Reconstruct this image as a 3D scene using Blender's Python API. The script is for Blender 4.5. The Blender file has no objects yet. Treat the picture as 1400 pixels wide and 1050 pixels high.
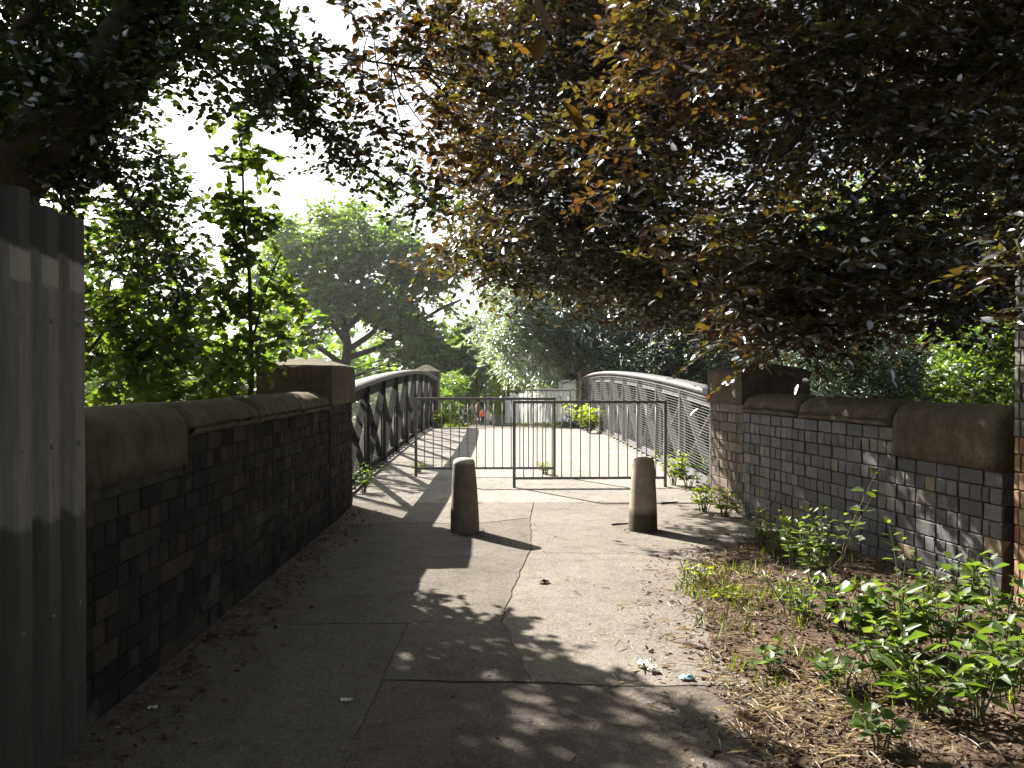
import bpy, bmesh, math, random
import numpy as np
from mathutils import Vector, Matrix, noise

R = math.radians
random.seed(7)
SC = bpy.context.scene
COL = SC.collection

# ------------------------------------------------------------------ camera, sky, sun, exposure
EYE = 1.58
cam_d = bpy.data.cameras.new('camera')
cam = bpy.data.objects.new('camera', cam_d)
COL.objects.link(cam)
cam.location = (0, 0, EYE)
cam.rotation_euler = (R(90 - 0.53), 0, R(-1.315))
cam_d.sensor_width = 36
cam_d.lens = 28.0
cam_d.clip_start = 0.05
cam_d.clip_end = 2000
SC.camera = cam

SUN_EL, SUN_AZ = 35.5, -39.0           # azimuth measured from +Y towards +X
world = bpy.data.worlds.new('World')
SC.world = world
world.use_nodes = True
wn = world.node_tree.nodes
wl = world.node_tree.links
for n in list(wn):
    wn.remove(n)
w_out = wn.new('ShaderNodeOutputWorld')
w_bg = wn.new('ShaderNodeBackground')
w_sky = wn.new('ShaderNodeTexSky')
w_sky.sky_type = 'NISHITA'
w_sky.sun_disc = False
w_sky.sun_elevation = R(SUN_EL)
w_sky.sun_rotation = R(SUN_AZ)
w_sky.dust_density = 3.0
w_sky.air_density = 1.0
w_hsv = wn.new('ShaderNodeHueSaturation')
w_hsv.inputs['Saturation'].default_value = 0.35     # thin bright cloud over the blue
w_bg.inputs['Strength'].default_value = 0.05
wl.new(w_sky.outputs[0], w_hsv.inputs['Color'])
wl.new(w_hsv.outputs[0], w_bg.inputs['Color'])
wl.new(w_bg.outputs[0], w_out.inputs['Surface'])

sun_d = bpy.data.lights.new('sun', 'SUN')
sun_d.energy = 5.0
sun_d.angle = R(0.53)
sun_d.color = (1.0, 0.92, 0.81)
sun = bpy.data.objects.new('sun', sun_d)
COL.objects.link(sun)
tosun = Vector((math.sin(R(SUN_AZ)) * math.cos(R(SUN_EL)), math.cos(R(SUN_AZ)) * math.cos(R(SUN_EL)), math.sin(R(SUN_EL))))
sun.rotation_euler = tosun.to_track_quat('Z', 'Y').to_euler()
sun.location = tosun * 60

vs = SC.view_settings
vs.view_transform = 'Standard'
vs.look = 'None'
vs.gamma = 1.0
vs.use_curve_mapping = False
vs.exposure = 2.25
SC.render.engine = 'CYCLES'
cy = SC.cycles
cy.max_bounces = 7
cy.diffuse_bounces = 3
cy.glossy_bounces = 2
cy.transmission_bounces = 5
cy.use_denoising = True
cy.sample_clamp_indirect = 4.0

# ------------------------------------------------------------------ helpers
PX = 1089.0


def U(x, y, d):
    """A point of the place seen at photo position (x, y), d metres away."""
    return Vector(((x - 675) / PX * d, d, EYE + (515 - y) / PX * d))


ZP = np.array([(-40, 0), (9, 0), (12, .05), (20, .06), (24, 0), (27, -.16), (40, -.95), (64, -2.4), (90, -3.2), (400, -3.4)], float)


def zg(y):
    return float(np.interp(y, ZP[:, 0], ZP[:, 1]))


def tag(o, label=None, cat=None, group=None, kind=None):
    if label: o['label'] = label
    if cat: o['category'] = cat
    if group: o['group'] = group
    if kind: o['kind'] = kind
    return o


def thing(name, loc, label, cat, group=None, rz=0.0):
    o = bpy.data.objects.new(name, None)
    o.empty_display_size = .2
    COL.objects.link(o)
    o.location = loc
    o.rotation_euler = (0, 0, rz)
    return tag(o, label, cat, group)


def wloc(o):
    v = Vector((0, 0, 0))
    while o is not None:
        v += o.location
        o = o.parent
    return v


class MB:
    def __init__(self):
        self.v, self.f = [], []

    def add(self, vs_, fs_):
        b = len(self.v)
        self.v.extend(Vector(p) for p in vs_)
        self.f.extend([tuple(b + i for i in f) for f in fs_])
        return self

    def obox(self, c, ax, ay, az):
        """box from a centre and three half-axis vectors"""
        c, ax, ay, az = Vector(c), Vector(ax), Vector(ay), Vector(az)
        vs_ = [c + sx * ax + sy * ay + sz * az for sz in (-1, 1) for sx, sy in ((-1, -1), (1, -1), (1, 1), (-1, 1))]
        return self.add(vs_, [(3, 2, 1, 0), (4, 5, 6, 7), (0, 1, 5, 4), (1, 2, 6, 5), (2, 3, 7, 6), (3, 0, 4, 7)])

    def box(self, x0, x1, y0, y1, z0, z1):
        return self.obox(((x0 + x1) / 2, (y0 + y1) / 2, (z0 + z1) / 2), ((x1 - x0) / 2, 0, 0), (0, (y1 - y0) / 2, 0), (0, 0, (z1 - z0) / 2))

    def bar(self, a, b, w, t, up=(0, 0, 1)):
        """flat bar from a to b: width w across 'side', thickness t along the other axis"""
        a, b = Vector(a), Vector(b)
        d = b - a
        L = d.length
        d.normalize()
        s = d.cross(Vector(up))
        if s.length < 1e-4: s = d.cross(Vector((1, 0, 0)))
        s.normalize()
        n = s.cross(d)
        return self.obox((a + b) / 2, d * L / 2, s * w / 2, n * t / 2)

    def tube(self, pts, rad, n=8, cap=True, wob=0.0):
        pts = [Vector(p) for p in pts]
        if not hasattr(rad, '__len__'): rad = [rad] * len(pts)
        rings, fs_ = [], []
        ref = Vector((0.31, 0.17, 0.93))
        prev = None
        for i, p in enumerate(pts):
            d = (pts[min(i + 1, len(pts) - 1)] - pts[max(i - 1, 0)]).normalized()
            if prev is None:
                s = d.cross(ref)
                if s.length < .1: s = d.cross(Vector((1, 0, 0)))
            else:
                s = prev - d * prev.dot(d)
            s.normalize()
            prev = s
            t = d.cross(s)
            for k in range(n):
                a = 2 * math.pi * k / n
                r = rad[i] * (1 + wob * noise.noise(p * 3 + Vector((math.cos(a), math.sin(a), 0)) * 2))
                rings.append(p + s * math.cos(a) * r + t * math.sin(a) * r)
        for i in range(len(pts) - 1):
            for k in range(n):
                k2 = (k + 1) % n
                fs_.append((i * n + k, i * n + k2, (i + 1) * n + k2, (i + 1) * n + k))
        if cap:
            fs_.append(tuple(range(n))[::-1])
            fs_.append(tuple((len(pts) - 1) * n + k for k in range(n)))
        return self.add(rings, fs_)

    def lathe(self, prof, n=24, c=(0, 0, 0)):
        c = Vector(c)
        vs_, fs_ = [], []
        for r, z in prof:
            for k in range(n):
                a = 2 * math.pi * k / n
                vs_.append(c + Vector((r * math.cos(a), r * math.sin(a), z)))
        for i in range(len(prof) - 1):
            for k in range(n):
                k2 = (k + 1) % n
                fs_.append((i * n + k, i * n + k2, (i + 1) * n + k2, (i + 1) * n + k))
        fs_.append(tuple(range(n))[::-1])
        fs_.append(tuple((len(prof) - 1) * n + k for k in range(n)))
        return self.add(vs_, fs_)

    def loft(self, rings, cap=True):
        n = len(rings[0])
        vs_ = [p for r in rings for p in r]
        fs_ = []
        for i in range(len(rings) - 1):
            for k in range(n):
                k2 = (k + 1) % n
                fs_.append((i * n + k, i * n + k2, (i + 1) * n + k2, (i + 1) * n + k))
        if cap:
            fs_.append(tuple(range(n))[::-1])
            fs_.append(tuple((len(rings) - 1) * n + k for k in range(n)))
        return self.add(vs_, fs_)

    def build(self, name, mat, parent=None, smooth=False, local=False):
        """link as one object; vertices are in world space unless local"""
        off = Vector((0, 0, 0)) if (parent is None or local) else wloc(parent)
        me = bpy.data.meshes.new(name)
        me.from_pydata([tuple(p - off) for p in self.v], [], self.f)
        if mat: me.materials.append(mat)
        bm = bmesh.new()
        bm.from_mesh(me)
        bmesh.ops.recalc_face_normals(bm, faces=bm.faces)
        bm.to_mesh(me)
        bm.free()
        if smooth:
            me.polygons.foreach_set('use_smooth', [True] * len(me.polygons))
        return link(name, me, parent)


def link(name, me, parent=None):
    o = bpy.data.objects.new(name, me)
    COL.objects.link(o)
    if parent is not None: o.parent = parent
    return o


def np_mesh(name, verts, faces, mat, smooth=False):
    """verts (N,3), faces (M,k) all the same size"""
    me = bpy.data.meshes.new(name)
    k = faces.shape[1]
    me.vertices.add(len(verts))
    me.vertices.foreach_set('co', np.ascontiguousarray(verts, np.float32).ravel())
    me.loops.add(faces.size)
    me.loops.foreach_set('vertex_index', np.ascontiguousarray(faces, np.int32).ravel())
    me.polygons.add(len(faces))
    me.polygons.foreach_set('loop_start', np.arange(0, faces.size, k, dtype=np.int32))
    me.update(calc_edges=True)
    if smooth: me.polygons.foreach_set('use_smooth', [True] * len(faces))
    me.materials.append(mat)
    return me


def copy_tree(o, parent=None):
    c = o.copy()
    COL.objects.link(c)
    if parent is not None:
        c.parent = parent
    for ch in list(o.children):
        copy_tree(ch, c)
    return c


def bevel(o, w=.01, seg=2):
    m = o.modifiers.new('bevel', 'BEVEL')
    m.width = w
    m.segments = seg
    m.limit_method = 'ANGLE'
    return o


# ------------------------------------------------------------------ materials
class NT:
    def __init__(self, name):
        self.m = bpy.data.materials.new(name)
        self.m.use_nodes = True
        self.t = self.m.node_tree
        for n in list(self.t.nodes): self.t.nodes.remove(n)
        self.out = self.t.nodes.new('ShaderNodeOutputMaterial')

    def n(self, typ, **kw):
        nd = self.t.nodes.new('ShaderNode' + typ)
        for k, v in kw.items():
            if k.startswith('i_'):
                key = k[2:]
                nd.inputs[int(key) if key.isdigit() else key.replace('_', ' ')].default_value = v
            else:
                setattr(nd, k, v)
        return nd

    def l(self, a, b): self.t.links.new(a, b)

    def noise(self, scale, detail=4, rough=.6, vec=None):
        nd = self.n('TexNoise', i_Scale=scale, i_Detail=detail, i_Roughness=rough)
        self.l(vec if vec is not None else self.coord(), nd.inputs['Vector'])
        return nd.outputs['Fac']

    def coord(self):
        if not hasattr(self, '_c'):
            self._c = self.n('NewGeometry').outputs['Position']
        return self._c

    def ramp(self, fac, stops):
        r = self.n('ValToRGB')
        el = r.color_ramp.elements
        while len(el) > 1: el.remove(el[-1])
        el[0].position, el[0].color = stops[0][0], (*stops[0][1], 1)
        for p, c in stops[1:]:
            e = el.new(p)
            e.color = (*c, 1)
        self.l(fac, r.inputs['Fac'])
        return r.outputs['Color']

    def mix(self, a, b, fac, mode='MIX'):
        m = self.n('MixRGB', blend_type=mode)
        for sock, v in ((m.inputs['Fac'], fac), (m.inputs['Color1'], a), (m.inputs['Color2'], b)):
            if isinstance(v, (int, float)): sock.default_value = v
            elif isinstance(v, tuple): sock.default_value = (*v, 1)
            else: self.l(v, sock)
        return m.outputs['Color']

    def math(self, op, a, b=0.0, clamp=False):
        m = self.n('Math', operation=op, use_clamp=clamp)
        for sock, v in zip(m.inputs, (a, b)):
            if isinstance(v, (int, float)): sock.default_value = v
            else: self.l(v, sock)
        return m.outputs[0]

    def rand(self):
        """a random number per loose piece of a mesh and per object"""
        g = self.n('NewGeometry').outputs['Random Per Island']
        o = self.n('ObjectInfo').outputs['Random']
        return self.math('FRACT', self.math('ADD', g, o))

    def principled(self, color, rough=.8, metal=0.0, bump=None, bump_d=.01, bump_s=.6, spec=.3):
        p = self.n('BsdfPrincipled')
        for sock, v in ((p.inputs['Base Color'], color), (p.inputs['Roughness'], rough), (p.inputs['Metallic'], metal), (p.inputs['Specular IOR Level'], spec)):
            if isinstance(v, (int, float)): sock.default_value = v
            elif isinstance(v, tuple): sock.default_value = (*v, 1)
            else: self.l(v, sock)
        if bump is not None:
            b = self.n('Bump', i_Strength=bump_s, i_Distance=bump_d)
            self.l(bump, b.inputs['Height'])
            self.l(b.outputs[0], p.inputs['Normal'])
        self.l(p.outputs[0], self.out.inputs['Surface'])
        return self.m


def leaf_mat(name, stops, trans=(1.6, 1.9, .5), tfac=.45, rough=.38, gloss=1.0, patch=None):
    t = NT(name)
    col = t.ramp(t.rand(), stops)
    if patch:
        col = t.mix(col, patch[0], t.math('MULTIPLY', t.ramp(t.noise(patch[1], 2), [(.45, (0, 0, 0)), (.62, (1, 1, 1))]), patch[2]))
    d = t.n('BsdfDiffuse')
    tr = t.n('BsdfTranslucent')
    t.l(col, d.inputs['Color'])
    t.l(t.mix(col, trans, 1.0, 'MULTIPLY'), tr.inputs['Color'])
    m1 = t.n('MixShader', i_Fac=tfac)
    t.l(d.outputs[0], m1.inputs[1])
    t.l(tr.outputs[0], m1.inputs[2])
    g = t.n('BsdfGlossy', i_Roughness=rough)
    g.inputs['Color'].default_value = (.9, .95, 1, 1)
    f = t.n('Fresnel', i_IOR=1.42)
    m2 = t.n('MixShader')
    t.l(t.math('MULTIPLY', f.outputs[0], gloss), m2.inputs['Fac'])
    t.l(m1.outputs[0], m2.inputs[1])
    t.l(g.outputs[0], m2.inputs[2])
    t.l(m2.outputs[0], t.out.inputs['Surface'])
    return t.m


def asphalt_mat(name, lo, hi, moss=.0):
    t = NT(name)
    big = t.noise(1.3, 5, .65)
    fine = t.noise(160, 2, .7)
    c = t.ramp(big, [(.3, lo), (.72, hi)])
    speck = t.n('TexVoronoi', i_Scale=95)
    t.l(t.coord(), speck.inputs['Vector'])
    c = t.mix(c, t.ramp(speck.outputs['Color'], [(.0, (.45, .45, .47)), (.4, (.9, .9, .9)), (.85, (1.2, 1.17, 1.12)), (1, (2.3, 2.2, 2.0))]), .8, 'MULTIPLY')
    stain = t.ramp(t.noise(5.5, 6, .7), [(.30, (.55, .5, .46)), (.5, (1, 1, 1)), (.75, (1.12, 1.1, 1.05))])
    c = t.mix(c, stain, .7, 'MULTIPLY')
    if moss:
        c = t.mix(c, (.075, .085, .03), t.math('MULTIPLY', t.ramp(t.noise(2.6, 5, .7), [(.5, (0, 0, 0)), (.7, (1, 1, 1))]), moss))
    hgt = t.math('ADD', t.math('MULTIPLY', fine, .5), t.math('MULTIPLY', t.noise(34, 3), .8))
    return t.principled(c, .92, 0, hgt, .012, .8, .2)


def simple(name, lo, hi, scale=6, rough=.8, metal=0.0, bump=.0, bscale=40, spec=.3, stain=None):
    t = NT(name)
    c = t.ramp(t.noise(scale, 5, .65), [(.3, lo), (.7, hi)])
    if stain:
        c = t.mix(c, stain[0], t.ramp(t.noise(stain[1], 5, .7), [(stain[2], (0, 0, 0)), (stain[2] + .15, (1, 1, 1))]))
    return t.principled(c, rough, metal, t.noise(bscale, 4) if bump else None, bump or .01, .7, spec)


M = {}
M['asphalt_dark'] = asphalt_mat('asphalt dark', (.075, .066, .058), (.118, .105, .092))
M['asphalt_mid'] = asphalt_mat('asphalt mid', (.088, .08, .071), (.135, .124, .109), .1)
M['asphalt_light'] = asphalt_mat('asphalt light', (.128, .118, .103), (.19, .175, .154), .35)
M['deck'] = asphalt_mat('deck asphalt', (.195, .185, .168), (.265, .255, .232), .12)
M['joint'] = simple('joint dirt', (.03, .026, .021), (.10, .09, .075), 6)
M['ground'] = simple('earth', (.04, .034, .024), (.085, .07, .045), 1.5, .95, 0, .03, 12, .1, ((.05, .06, .02), .7, .5))
M['soil'] = simple('soil', (.035, .025, .019), (.09, .066, .046), 7, .95, 0, .03, 30, .1, ((.17, .13, .085), 9, .55))
M['bark'] = simple('bark', (.03, .025, .02), (.075, .062, .05), 9, .95, 0, .04, 22, .1, ((.035, .04, .02), 4, .55))
M['bark_grey'] = simple('smooth grey bark', (.05, .046, .042), (.105, .1, .092), 7, .9, 0, .015, 25, .15)
M['twig'] = simple('twig bark', (.04, .03, .022), (.08, .06, .045), 12, .9)
M['greentwig'] = simple('green stem', (.07, .08, .03), (.1, .1, .04), 12, .8)
M['rail'] = simple('dark painted steel', (.095, .095, .097), (.14, .14, .142), 20, .42, .15, .002, 60, .5, ((.09, .05, .03), 8, .66))
M['deadleaf'] = leaf_mat('dead leaves', [(0, (.035, .022, .015)), (.4, (.075, .045, .026)), (.8, (.13, .085, .048)), (1, (.22, .155, .09))], (1.2, 1, .8), .2, .7, .03)
M['straw'] = leaf_mat('dry straw', [(0, (.24, .19, .12)), (.6, (.42, .35, .24)), (1, (.55, .48, .36))], (1.1, 1, .8), .25, .6, .15)


def stone_mat():
    t = NT('weathered sandstone')
    c = t.ramp(t.noise(5, 6, .7), [(.25, (.05, .04, .03)), (.5, (.1, .078, .058)), (.75, (.16, .13, .098))])
    streak = t.n('Mapping')
    streak.inputs['Scale'].default_value = (9, 9, 1.3)
    t.l(t.coord(), streak.inputs['Vector'])
    c = t.mix(c, (.045, .038, .03), t.ramp(t.noise(3.2, 5, .7, streak.outputs[0]), [(.5, (0, 0, 0)), (.7, (.8, .8, .8))]))
    up = t.n('SeparateXYZ')
    t.l(t.n('NewGeometry').outputs['Normal'], up.inputs[0])
    m = t.math('MULTIPLY', t.ramp(up.outputs['Z'], [(.35, (0, 0, 0)), (.85, (1, 1, 1))]), t.ramp(t.noise(7, 5, .7), [(.4, (0, 0, 0)), (.62, (.9, .9, .9))]))
    c = t.mix(c, (.07, .075, .035), m)
    h = t.math('ADD', t.noise(14, 6, .7), t.math('MULTIPLY', t.noise(70, 3), .35))
    return t.principled(c, .93, 0, h, .03, .7, .15)


def brick_mat(name, stops, rough=.62, spec=.3):
    t = NT(name)
    c = t.ramp(t.rand(), stops)
    c = t.mix(c, t.ramp(t.noise(16, 5, .7), [(.3, (.6, .58, .56)), (.55, (1, 1, 1)), (.8, (1.45, 1.42, 1.35))]), .8, 'MULTIPLY')
    bloom = t.ramp(t.noise(2.4, 5, .7), [(.56, (0, 0, 0)), (.75, (.35, .35, .35))])
    c = t.mix(c, (.25, .235, .21), bloom)
    return t.principled(c, rough, 0, t.noise(45, 5, .7), .006, .6, spec)


M['stone'] = stone_mat()
M['brick'] = brick_mat('blue engineering brick', [(0, (.042, .041, .047)), (.35, (.062, .060, .068)), (.7, (.085, .083, .09)), (.93, (.12, .106, .098)), (.97, (.15, .12, .08)), (1, (.18, .145, .09))])
M['brick_shade'] = brick_mat('shaded brick', [(0, (.02, .018, .017)), (.5, (.031, .028, .026)), (.85, (.042, .037, .033)), (1, (.056, .045, .036))], .9, .08)  # shade of the left wall and pier put into the brick colour
M['brick_brown'] = brick_mat('brown pier brick', [(0, (.065, .052, .044)), (.5, (.1, .078, .064)), (.9, (.125, .1, .08)), (1, (.15, .12, .09))], .8)
M['brick_orange'] = brick_mat('orange buff brick', [(0, (.16, .075, .04)), (.4, (.2, .11, .06)), (.7, (.23, .16, .09)), (1, (.26, .2, .12))], .85)
M['mortar'] = simple('mortar', (.03, .027, .024), (.075, .068, .06), 9, .95, 0, .01, 60, .1)


def bollard_mat():
    t = NT('bollard concrete')
    o = t.n('TexCoord').outputs['Object']
    sep = t.n('SeparateXYZ')
    t.l(o, sep.inputs[0])
    c = t.ramp(t.noise(9, 6, .7), [(.25, (.18, .155, .12)), (.55, (.27, .235, .185)), (.8, (.36, .325, .265))])
    z = t.math('ADD', sep.outputs['Z'], t.math('MULTIPLY', t.noise(11, 3), .06))
    c = t.mix((.06, .05, .042), c, t.ramp(z, [(.20, (.0, .0, .0)), (.27, (1, 1, 1))]))  # darker towards the foot
    h = t.math('ADD', t.noise(60, 5, .7), t.math('MULTIPLY', t.noise(12, 3), .6))
    return t.principled(c, .9, 0, h, .008, .6, .2)


def bollard_mat2():
    t = NT('dark bollard concrete lit dome')
    c = t.ramp(t.noise(7, 6, .7), [(.25, (.095, .078, .065)), (.55, (.165, .138, .115)), (.8, (.25, .215, .18))])
    o = t.n('TexCoord').outputs['Object']
    sep = t.n('SeparateXYZ')
    t.l(o, sep.inputs[0])
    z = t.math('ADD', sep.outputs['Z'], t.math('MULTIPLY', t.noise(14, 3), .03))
    c = t.mix(c, (.42, .39, .34), t.ramp(z, [(.705, (0, 0, 0)), (.735, (1, 1, 1))]))  # dome coloured pale to look sunlit
    return t.principled(c, .9, 0, t.noise(55, 5, .7), .008, .6, .2)


M['bollard'] = bollard_mat()
M['bollard_lit_dome'] = bollard_mat2()


def girder_mat(name, lo, hi, metal=.2, rough=.5, spec=.5):
    t = NT(name)
    mp = t.n('Mapping')
    mp.inputs['Scale'].default_value = (8, 8, 1.0)
    t.l(t.coord(), mp.inputs['Vector'])
    c = t.ramp(t.noise(5, 6, .75, mp.outputs[0]), [(.3, lo), (.7, hi)])
    c = t.mix(c, (.12, .06, .035), t.ramp(t.noise(6, 6, .75), [(.62, (0, 0, 0)), (.75, (.7, .7, .7))]))
    return t.principled(c, rough, metal, t.noise(40, 4), .004, .5, spec)


M['girder_shade'] = girder_mat('shaded grey girder paint', (.022, .022, .023), (.045, .045, .046), 0.0, .85, .12)  # left lattice: its backlit shade is put into the paint colour
M['girder_lit'] = girder_mat('lit grey girder paint', (.07, .07, .072), (.16, .16, .163), 0.0, .7, .3)  # right lattice: lighter copy of the same paint for the sunlit side
M['rail_top'] = girder_mat('pale worn top rail', (.05, .05, .052), (.11, .11, .11), 0.0, .65, .35)
M['wire'] = simple('galvanised wire', (.09, .09, .093), (.18, .18, .185), 9, .5, .2, 0, 40, .5)
M['wire_backlit'] = simple('backlit galvanised wire', (.5, .51, .52), (.65, .66, .67), 9, .5, 0, 0, 40, .4)  # left mesh: backlight put into a paler wire colour
M['rivet'] = simple('dark rivets', (.05, .045, .04), (.08, .07, .06), 20, .6, .3)


def hoarding_mat():
    t = NT('painted corrugated steel')
    sep = t.n('SeparateXYZ')
    t.l(t.coord(), sep.inputs[0])
    mp = t.n('Mapping')
    mp.inputs['Scale'].default_value = (14, 14, 1.2)
    t.l(t.coord(), mp.inputs['Vector'])
    streak = t.noise(3, 5, .7, mp.outputs[0])
    rim = t.n('MapRange')
    rim.inputs[1].default_value, rim.inputs[2].default_value = -1.795, -1.768
    t.l(sep.outputs['X'], rim.inputs[0])
    z = t.math('ADD', t.math('ADD', sep.outputs['Z'], t.math('MULTIPLY', t.noise(9, 2), .05)), t.math('MULTIPLY', rim.outputs[0], .03))
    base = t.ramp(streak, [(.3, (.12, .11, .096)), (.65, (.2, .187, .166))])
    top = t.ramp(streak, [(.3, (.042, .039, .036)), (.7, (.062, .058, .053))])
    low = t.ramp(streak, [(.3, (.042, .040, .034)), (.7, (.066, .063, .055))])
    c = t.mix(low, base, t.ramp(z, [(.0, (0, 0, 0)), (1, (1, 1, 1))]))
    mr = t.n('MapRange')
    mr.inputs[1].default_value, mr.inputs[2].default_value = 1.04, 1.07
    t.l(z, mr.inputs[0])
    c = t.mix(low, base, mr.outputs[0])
    # one bare paler patch under the top band
    mr3 = t.n('MapRange')
    mr3.inputs[1].default_value, mr3.inputs[2].default_value = 1.98, 2.0
    t.l(z, mr3.inputs[0])
    c = t.mix(c, (.3, .28, .25), t.math('MULTIPLY', mr3.outputs[0], t.math('GREATER_THAN', rim.outputs[0], .6)))
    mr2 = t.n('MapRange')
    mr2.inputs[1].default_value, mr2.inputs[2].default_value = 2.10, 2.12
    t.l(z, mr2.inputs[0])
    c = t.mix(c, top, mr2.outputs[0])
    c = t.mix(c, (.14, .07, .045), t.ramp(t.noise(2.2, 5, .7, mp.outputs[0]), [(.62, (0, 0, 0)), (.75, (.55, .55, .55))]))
    return t.principled(c, .6, .1, t.noise(60, 3), .002, .4, .4)


M['hoarding'] = hoarding_mat()
M['farsheet'] = girder_mat('pale galvanised sheet', (.42, .44, .45), (.58, .6, .61), 0.0)
M['greenboard'] = simple('greenish weathered boards', (.16, .17, .13), (.25, .26, .2), 5, .85)

# leaves
M['beech_leaf'] = leaf_mat('copper beech leaves', [(0, (.024, .021, .016)), (.25, (.040, .032, .020)), (.5, (.05, .048, .021)), (.75, (.055, .064, .023)), (.93, (.082, .085, .028)), (1, (.085, .038, .022))],
                           (2.0, 1.75, .5), .33, .36, .35, ((.075, .028, .018), .55, .5))
M['dark_leaf'] = leaf_mat('dark maple leaves', [(0, (.022, .03, .012)), (.5, (.036, .05, .018)), (.9, (.055, .07, .022)), (1, (.08, .06, .025))], (1.7, 2.2, .5), .38, .4, .25)
M['ivy_leaf'] = leaf_mat('ivy leaves', [(0, (.014, .02, .01)), (.7, (.028, .04, .016)), (1, (.05, .06, .02))], (1.3, 1.8, .5), .25, .4, .25)
M['lime_leaf'] = leaf_mat('bright green leaves', [(0, (.045, .07, .02)), (.5, (.068, .1, .028)), (1, (.105, .13, .04))], (1.9, 2.05, .6), .52, .5, .06)
M['sycamore_leaf'] = leaf_mat('sycamore leaves', [(0, (.055, .095, .022)), (.5, (.085, .135, .032)), (1, (.14, .185, .05))], (1.9, 2.1, .6), .5, .5, .15)
M['silver_leaf'] = leaf_mat('silvery willow leaves', [(0, (.09, .115, .07)), (.5, (.14, .17, .11)), (1, (.2, .235, .16))], (1.7, 1.85, 1.1), .5, .4, .8)
M['yew_leaf'] = leaf_mat('dark evergreen leaves', [(0, (.012, .022, .012)), (.7, (.025, .042, .024)), (1, (.045, .062, .034))], (1.0, 1.3, .6), .12, .55, .1)
M['cypress_leaf'] = leaf_mat('blue green conifer leaves', [(0, (.03, .052, .036)), (.6, (.05, .08, .052)), (1, (.08, .115, .075))], (1.1, 1.4, .7), .25, .55, .15)
M['gold_leaf'] = leaf_mat('yellow green leaves', [(0, (.1, .14, .022)), (.6, (.15, .19, .03)), (1, (.22, .25, .05))], (2.0, 2.0, .4), .5, .55, .04)
M['weed_leaf'] = leaf_mat('weed leaves', [(0, (.045, .075, .022)), (.5, (.075, .115, .034)), (1, (.12, .155, .05))], (1.8, 1.95, .6), .46, .5, .045)
M['grass_leaf'] = leaf_mat('grass blades', [(0, (.07, .1, .02)), (.6, (.12, .16, .03)), (1, (.2, .2, .06))], (1.6, 1.7, .4), .45, .5, .2)

# ------------------------------------------------------------------ setting: ground with the railway cutting, path, soil
xs = np.concatenate([np.linspace(-260, -30, 24), np.linspace(-27, -6, 22), np.linspace(-5.5, 6, 47), np.linspace(7, 27, 21), np.linspace(30, 260, 24)])
ys = np.concatenate([np.linspace(-12, 9.5, 44), np.linspace(9.9, 30, 80), np.linspace(31, 70, 40), np.linspace(76, 420, 40)])
gv, gf = [], []
for j, y in enumerate(ys):
    for i, x in enumerate(xs):
        z = zg(y) - .03
        cut = max(0, min(1, (y - 10.1) / 2.6)) * max(0, min(1, (26.6 - y) / 2.6))
        z -= 4.6 * cut * cut * (3 - 2 * cut)
        if abs(x) > 6 or cut > .5: z += .25 * noise.noise(Vector((x * .15, y * .15, 0)))
        if y > 27 and not (-3.2 < x < 4): z += .3 + .2 * noise.noise(Vector((x * .3, y * .3, 3)))
        gv.append((x, y, z))
nx = len(xs)
gf = [(j * nx + i, j * nx + i + 1, (j + 1) * nx + i + 1, (j + 1) * nx + i) for j in range(len(ys) - 1) for i in range(nx - 1)]
g = MB().add(gv, gf).build('ground', M['ground'], None, True)
tag(g, kind='structure')


def soil_h(x, y):
    """height of the littered soil verge"""
    e = edge_x(y)
    t_ = max(0., min(1., (x - e) / .5))
    return -.02 + .055 * t_ + .05 * max(0, (x - e - .5)) + .03 * noise.noise(Vector((x * 2.1, y * 2.1, 1))) * t_ + .012 * noise.noise(Vector((x * 9, y * 9, 4))) * t_


EDGE = np.array([(1.5, .95), (3.2, .98), (3.96, 1.04), (4.85, 1.14), (6.04, 1.36), (6.8, 1.62), (7.4, 2.1), (8.0, 2.75), (8.3, 3.1)])


def edge_x(y):
    return float(np.interp(y, EDGE[:, 0], EDGE[:, 1])) + .05 * noise.noise(Vector((y * 2.3, 0, 0))) + .03 * noise.noise(Vector((y * 9, 2, 0)))


sv, sf = [], []
sy = np.linspace(1.6, 8.2, 110)
sn = 40
for y in sy:
    e = edge_x(y) - .12
    for i in range(sn):
        x = e + (max(3.75, e + .5) - e) * i / (sn - 1)
        sv.append((x, y, soil_h(x, y) + (-.02 if i == 0 else 0)))
sf = [(j * sn + i, j * sn + i + 1, (j + 1) * sn + i + 1, (j + 1) * sn + i) for j in range(len(sy) - 1) for i in range(sn - 1)]
tag(MB().add(sv, sf).build('soil', M['soil'], None, True), kind='structure')

# the path: a base sheet of dirt, and on it the slabs of asphalt laid at different times, with open cracks between
path = MB()
pv = []
pyy = np.concatenate([np.linspace(-6, 9.9, 60)])
for y in pyy: pv += [(-1.95, y, zg(y) - .0055), (3.6, y, zg(y) - .0055)]
path.add(pv, [(2 * i, 2 * i + 1, 2 * i + 3, 2 * i + 2) for i in range(len(pyy) - 1)])
path_o = tag(path.build('path', M['joint']), kind='structure')


def jag(poly, seed, step=.07, amp=.008):
    """poly line edges broken into short uneven steps"""
    out = []
    n = len(poly)
    for i in range(n):
        a, b = Vector((*poly[i], 0)), Vector((*poly[(i + 1) % n], 0))
        L = (b - a).length
        k = max(1, int(L / step))
        nn = Vector((-(b - a).y, (b - a).x, 0)).normalized()
        for q in range(k):
            p = a.lerp(b, q / k)
            off = amp * (noise.noise(Vector((p.x * 5, p.y * 5, 0))) * 2.2 + noise.noise(Vector((p.x * 19, p.y * 19, 7))) * .9)
            out.append(p + Vector((off, off * .8, 0)) + nn * .004)
    return out


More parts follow.
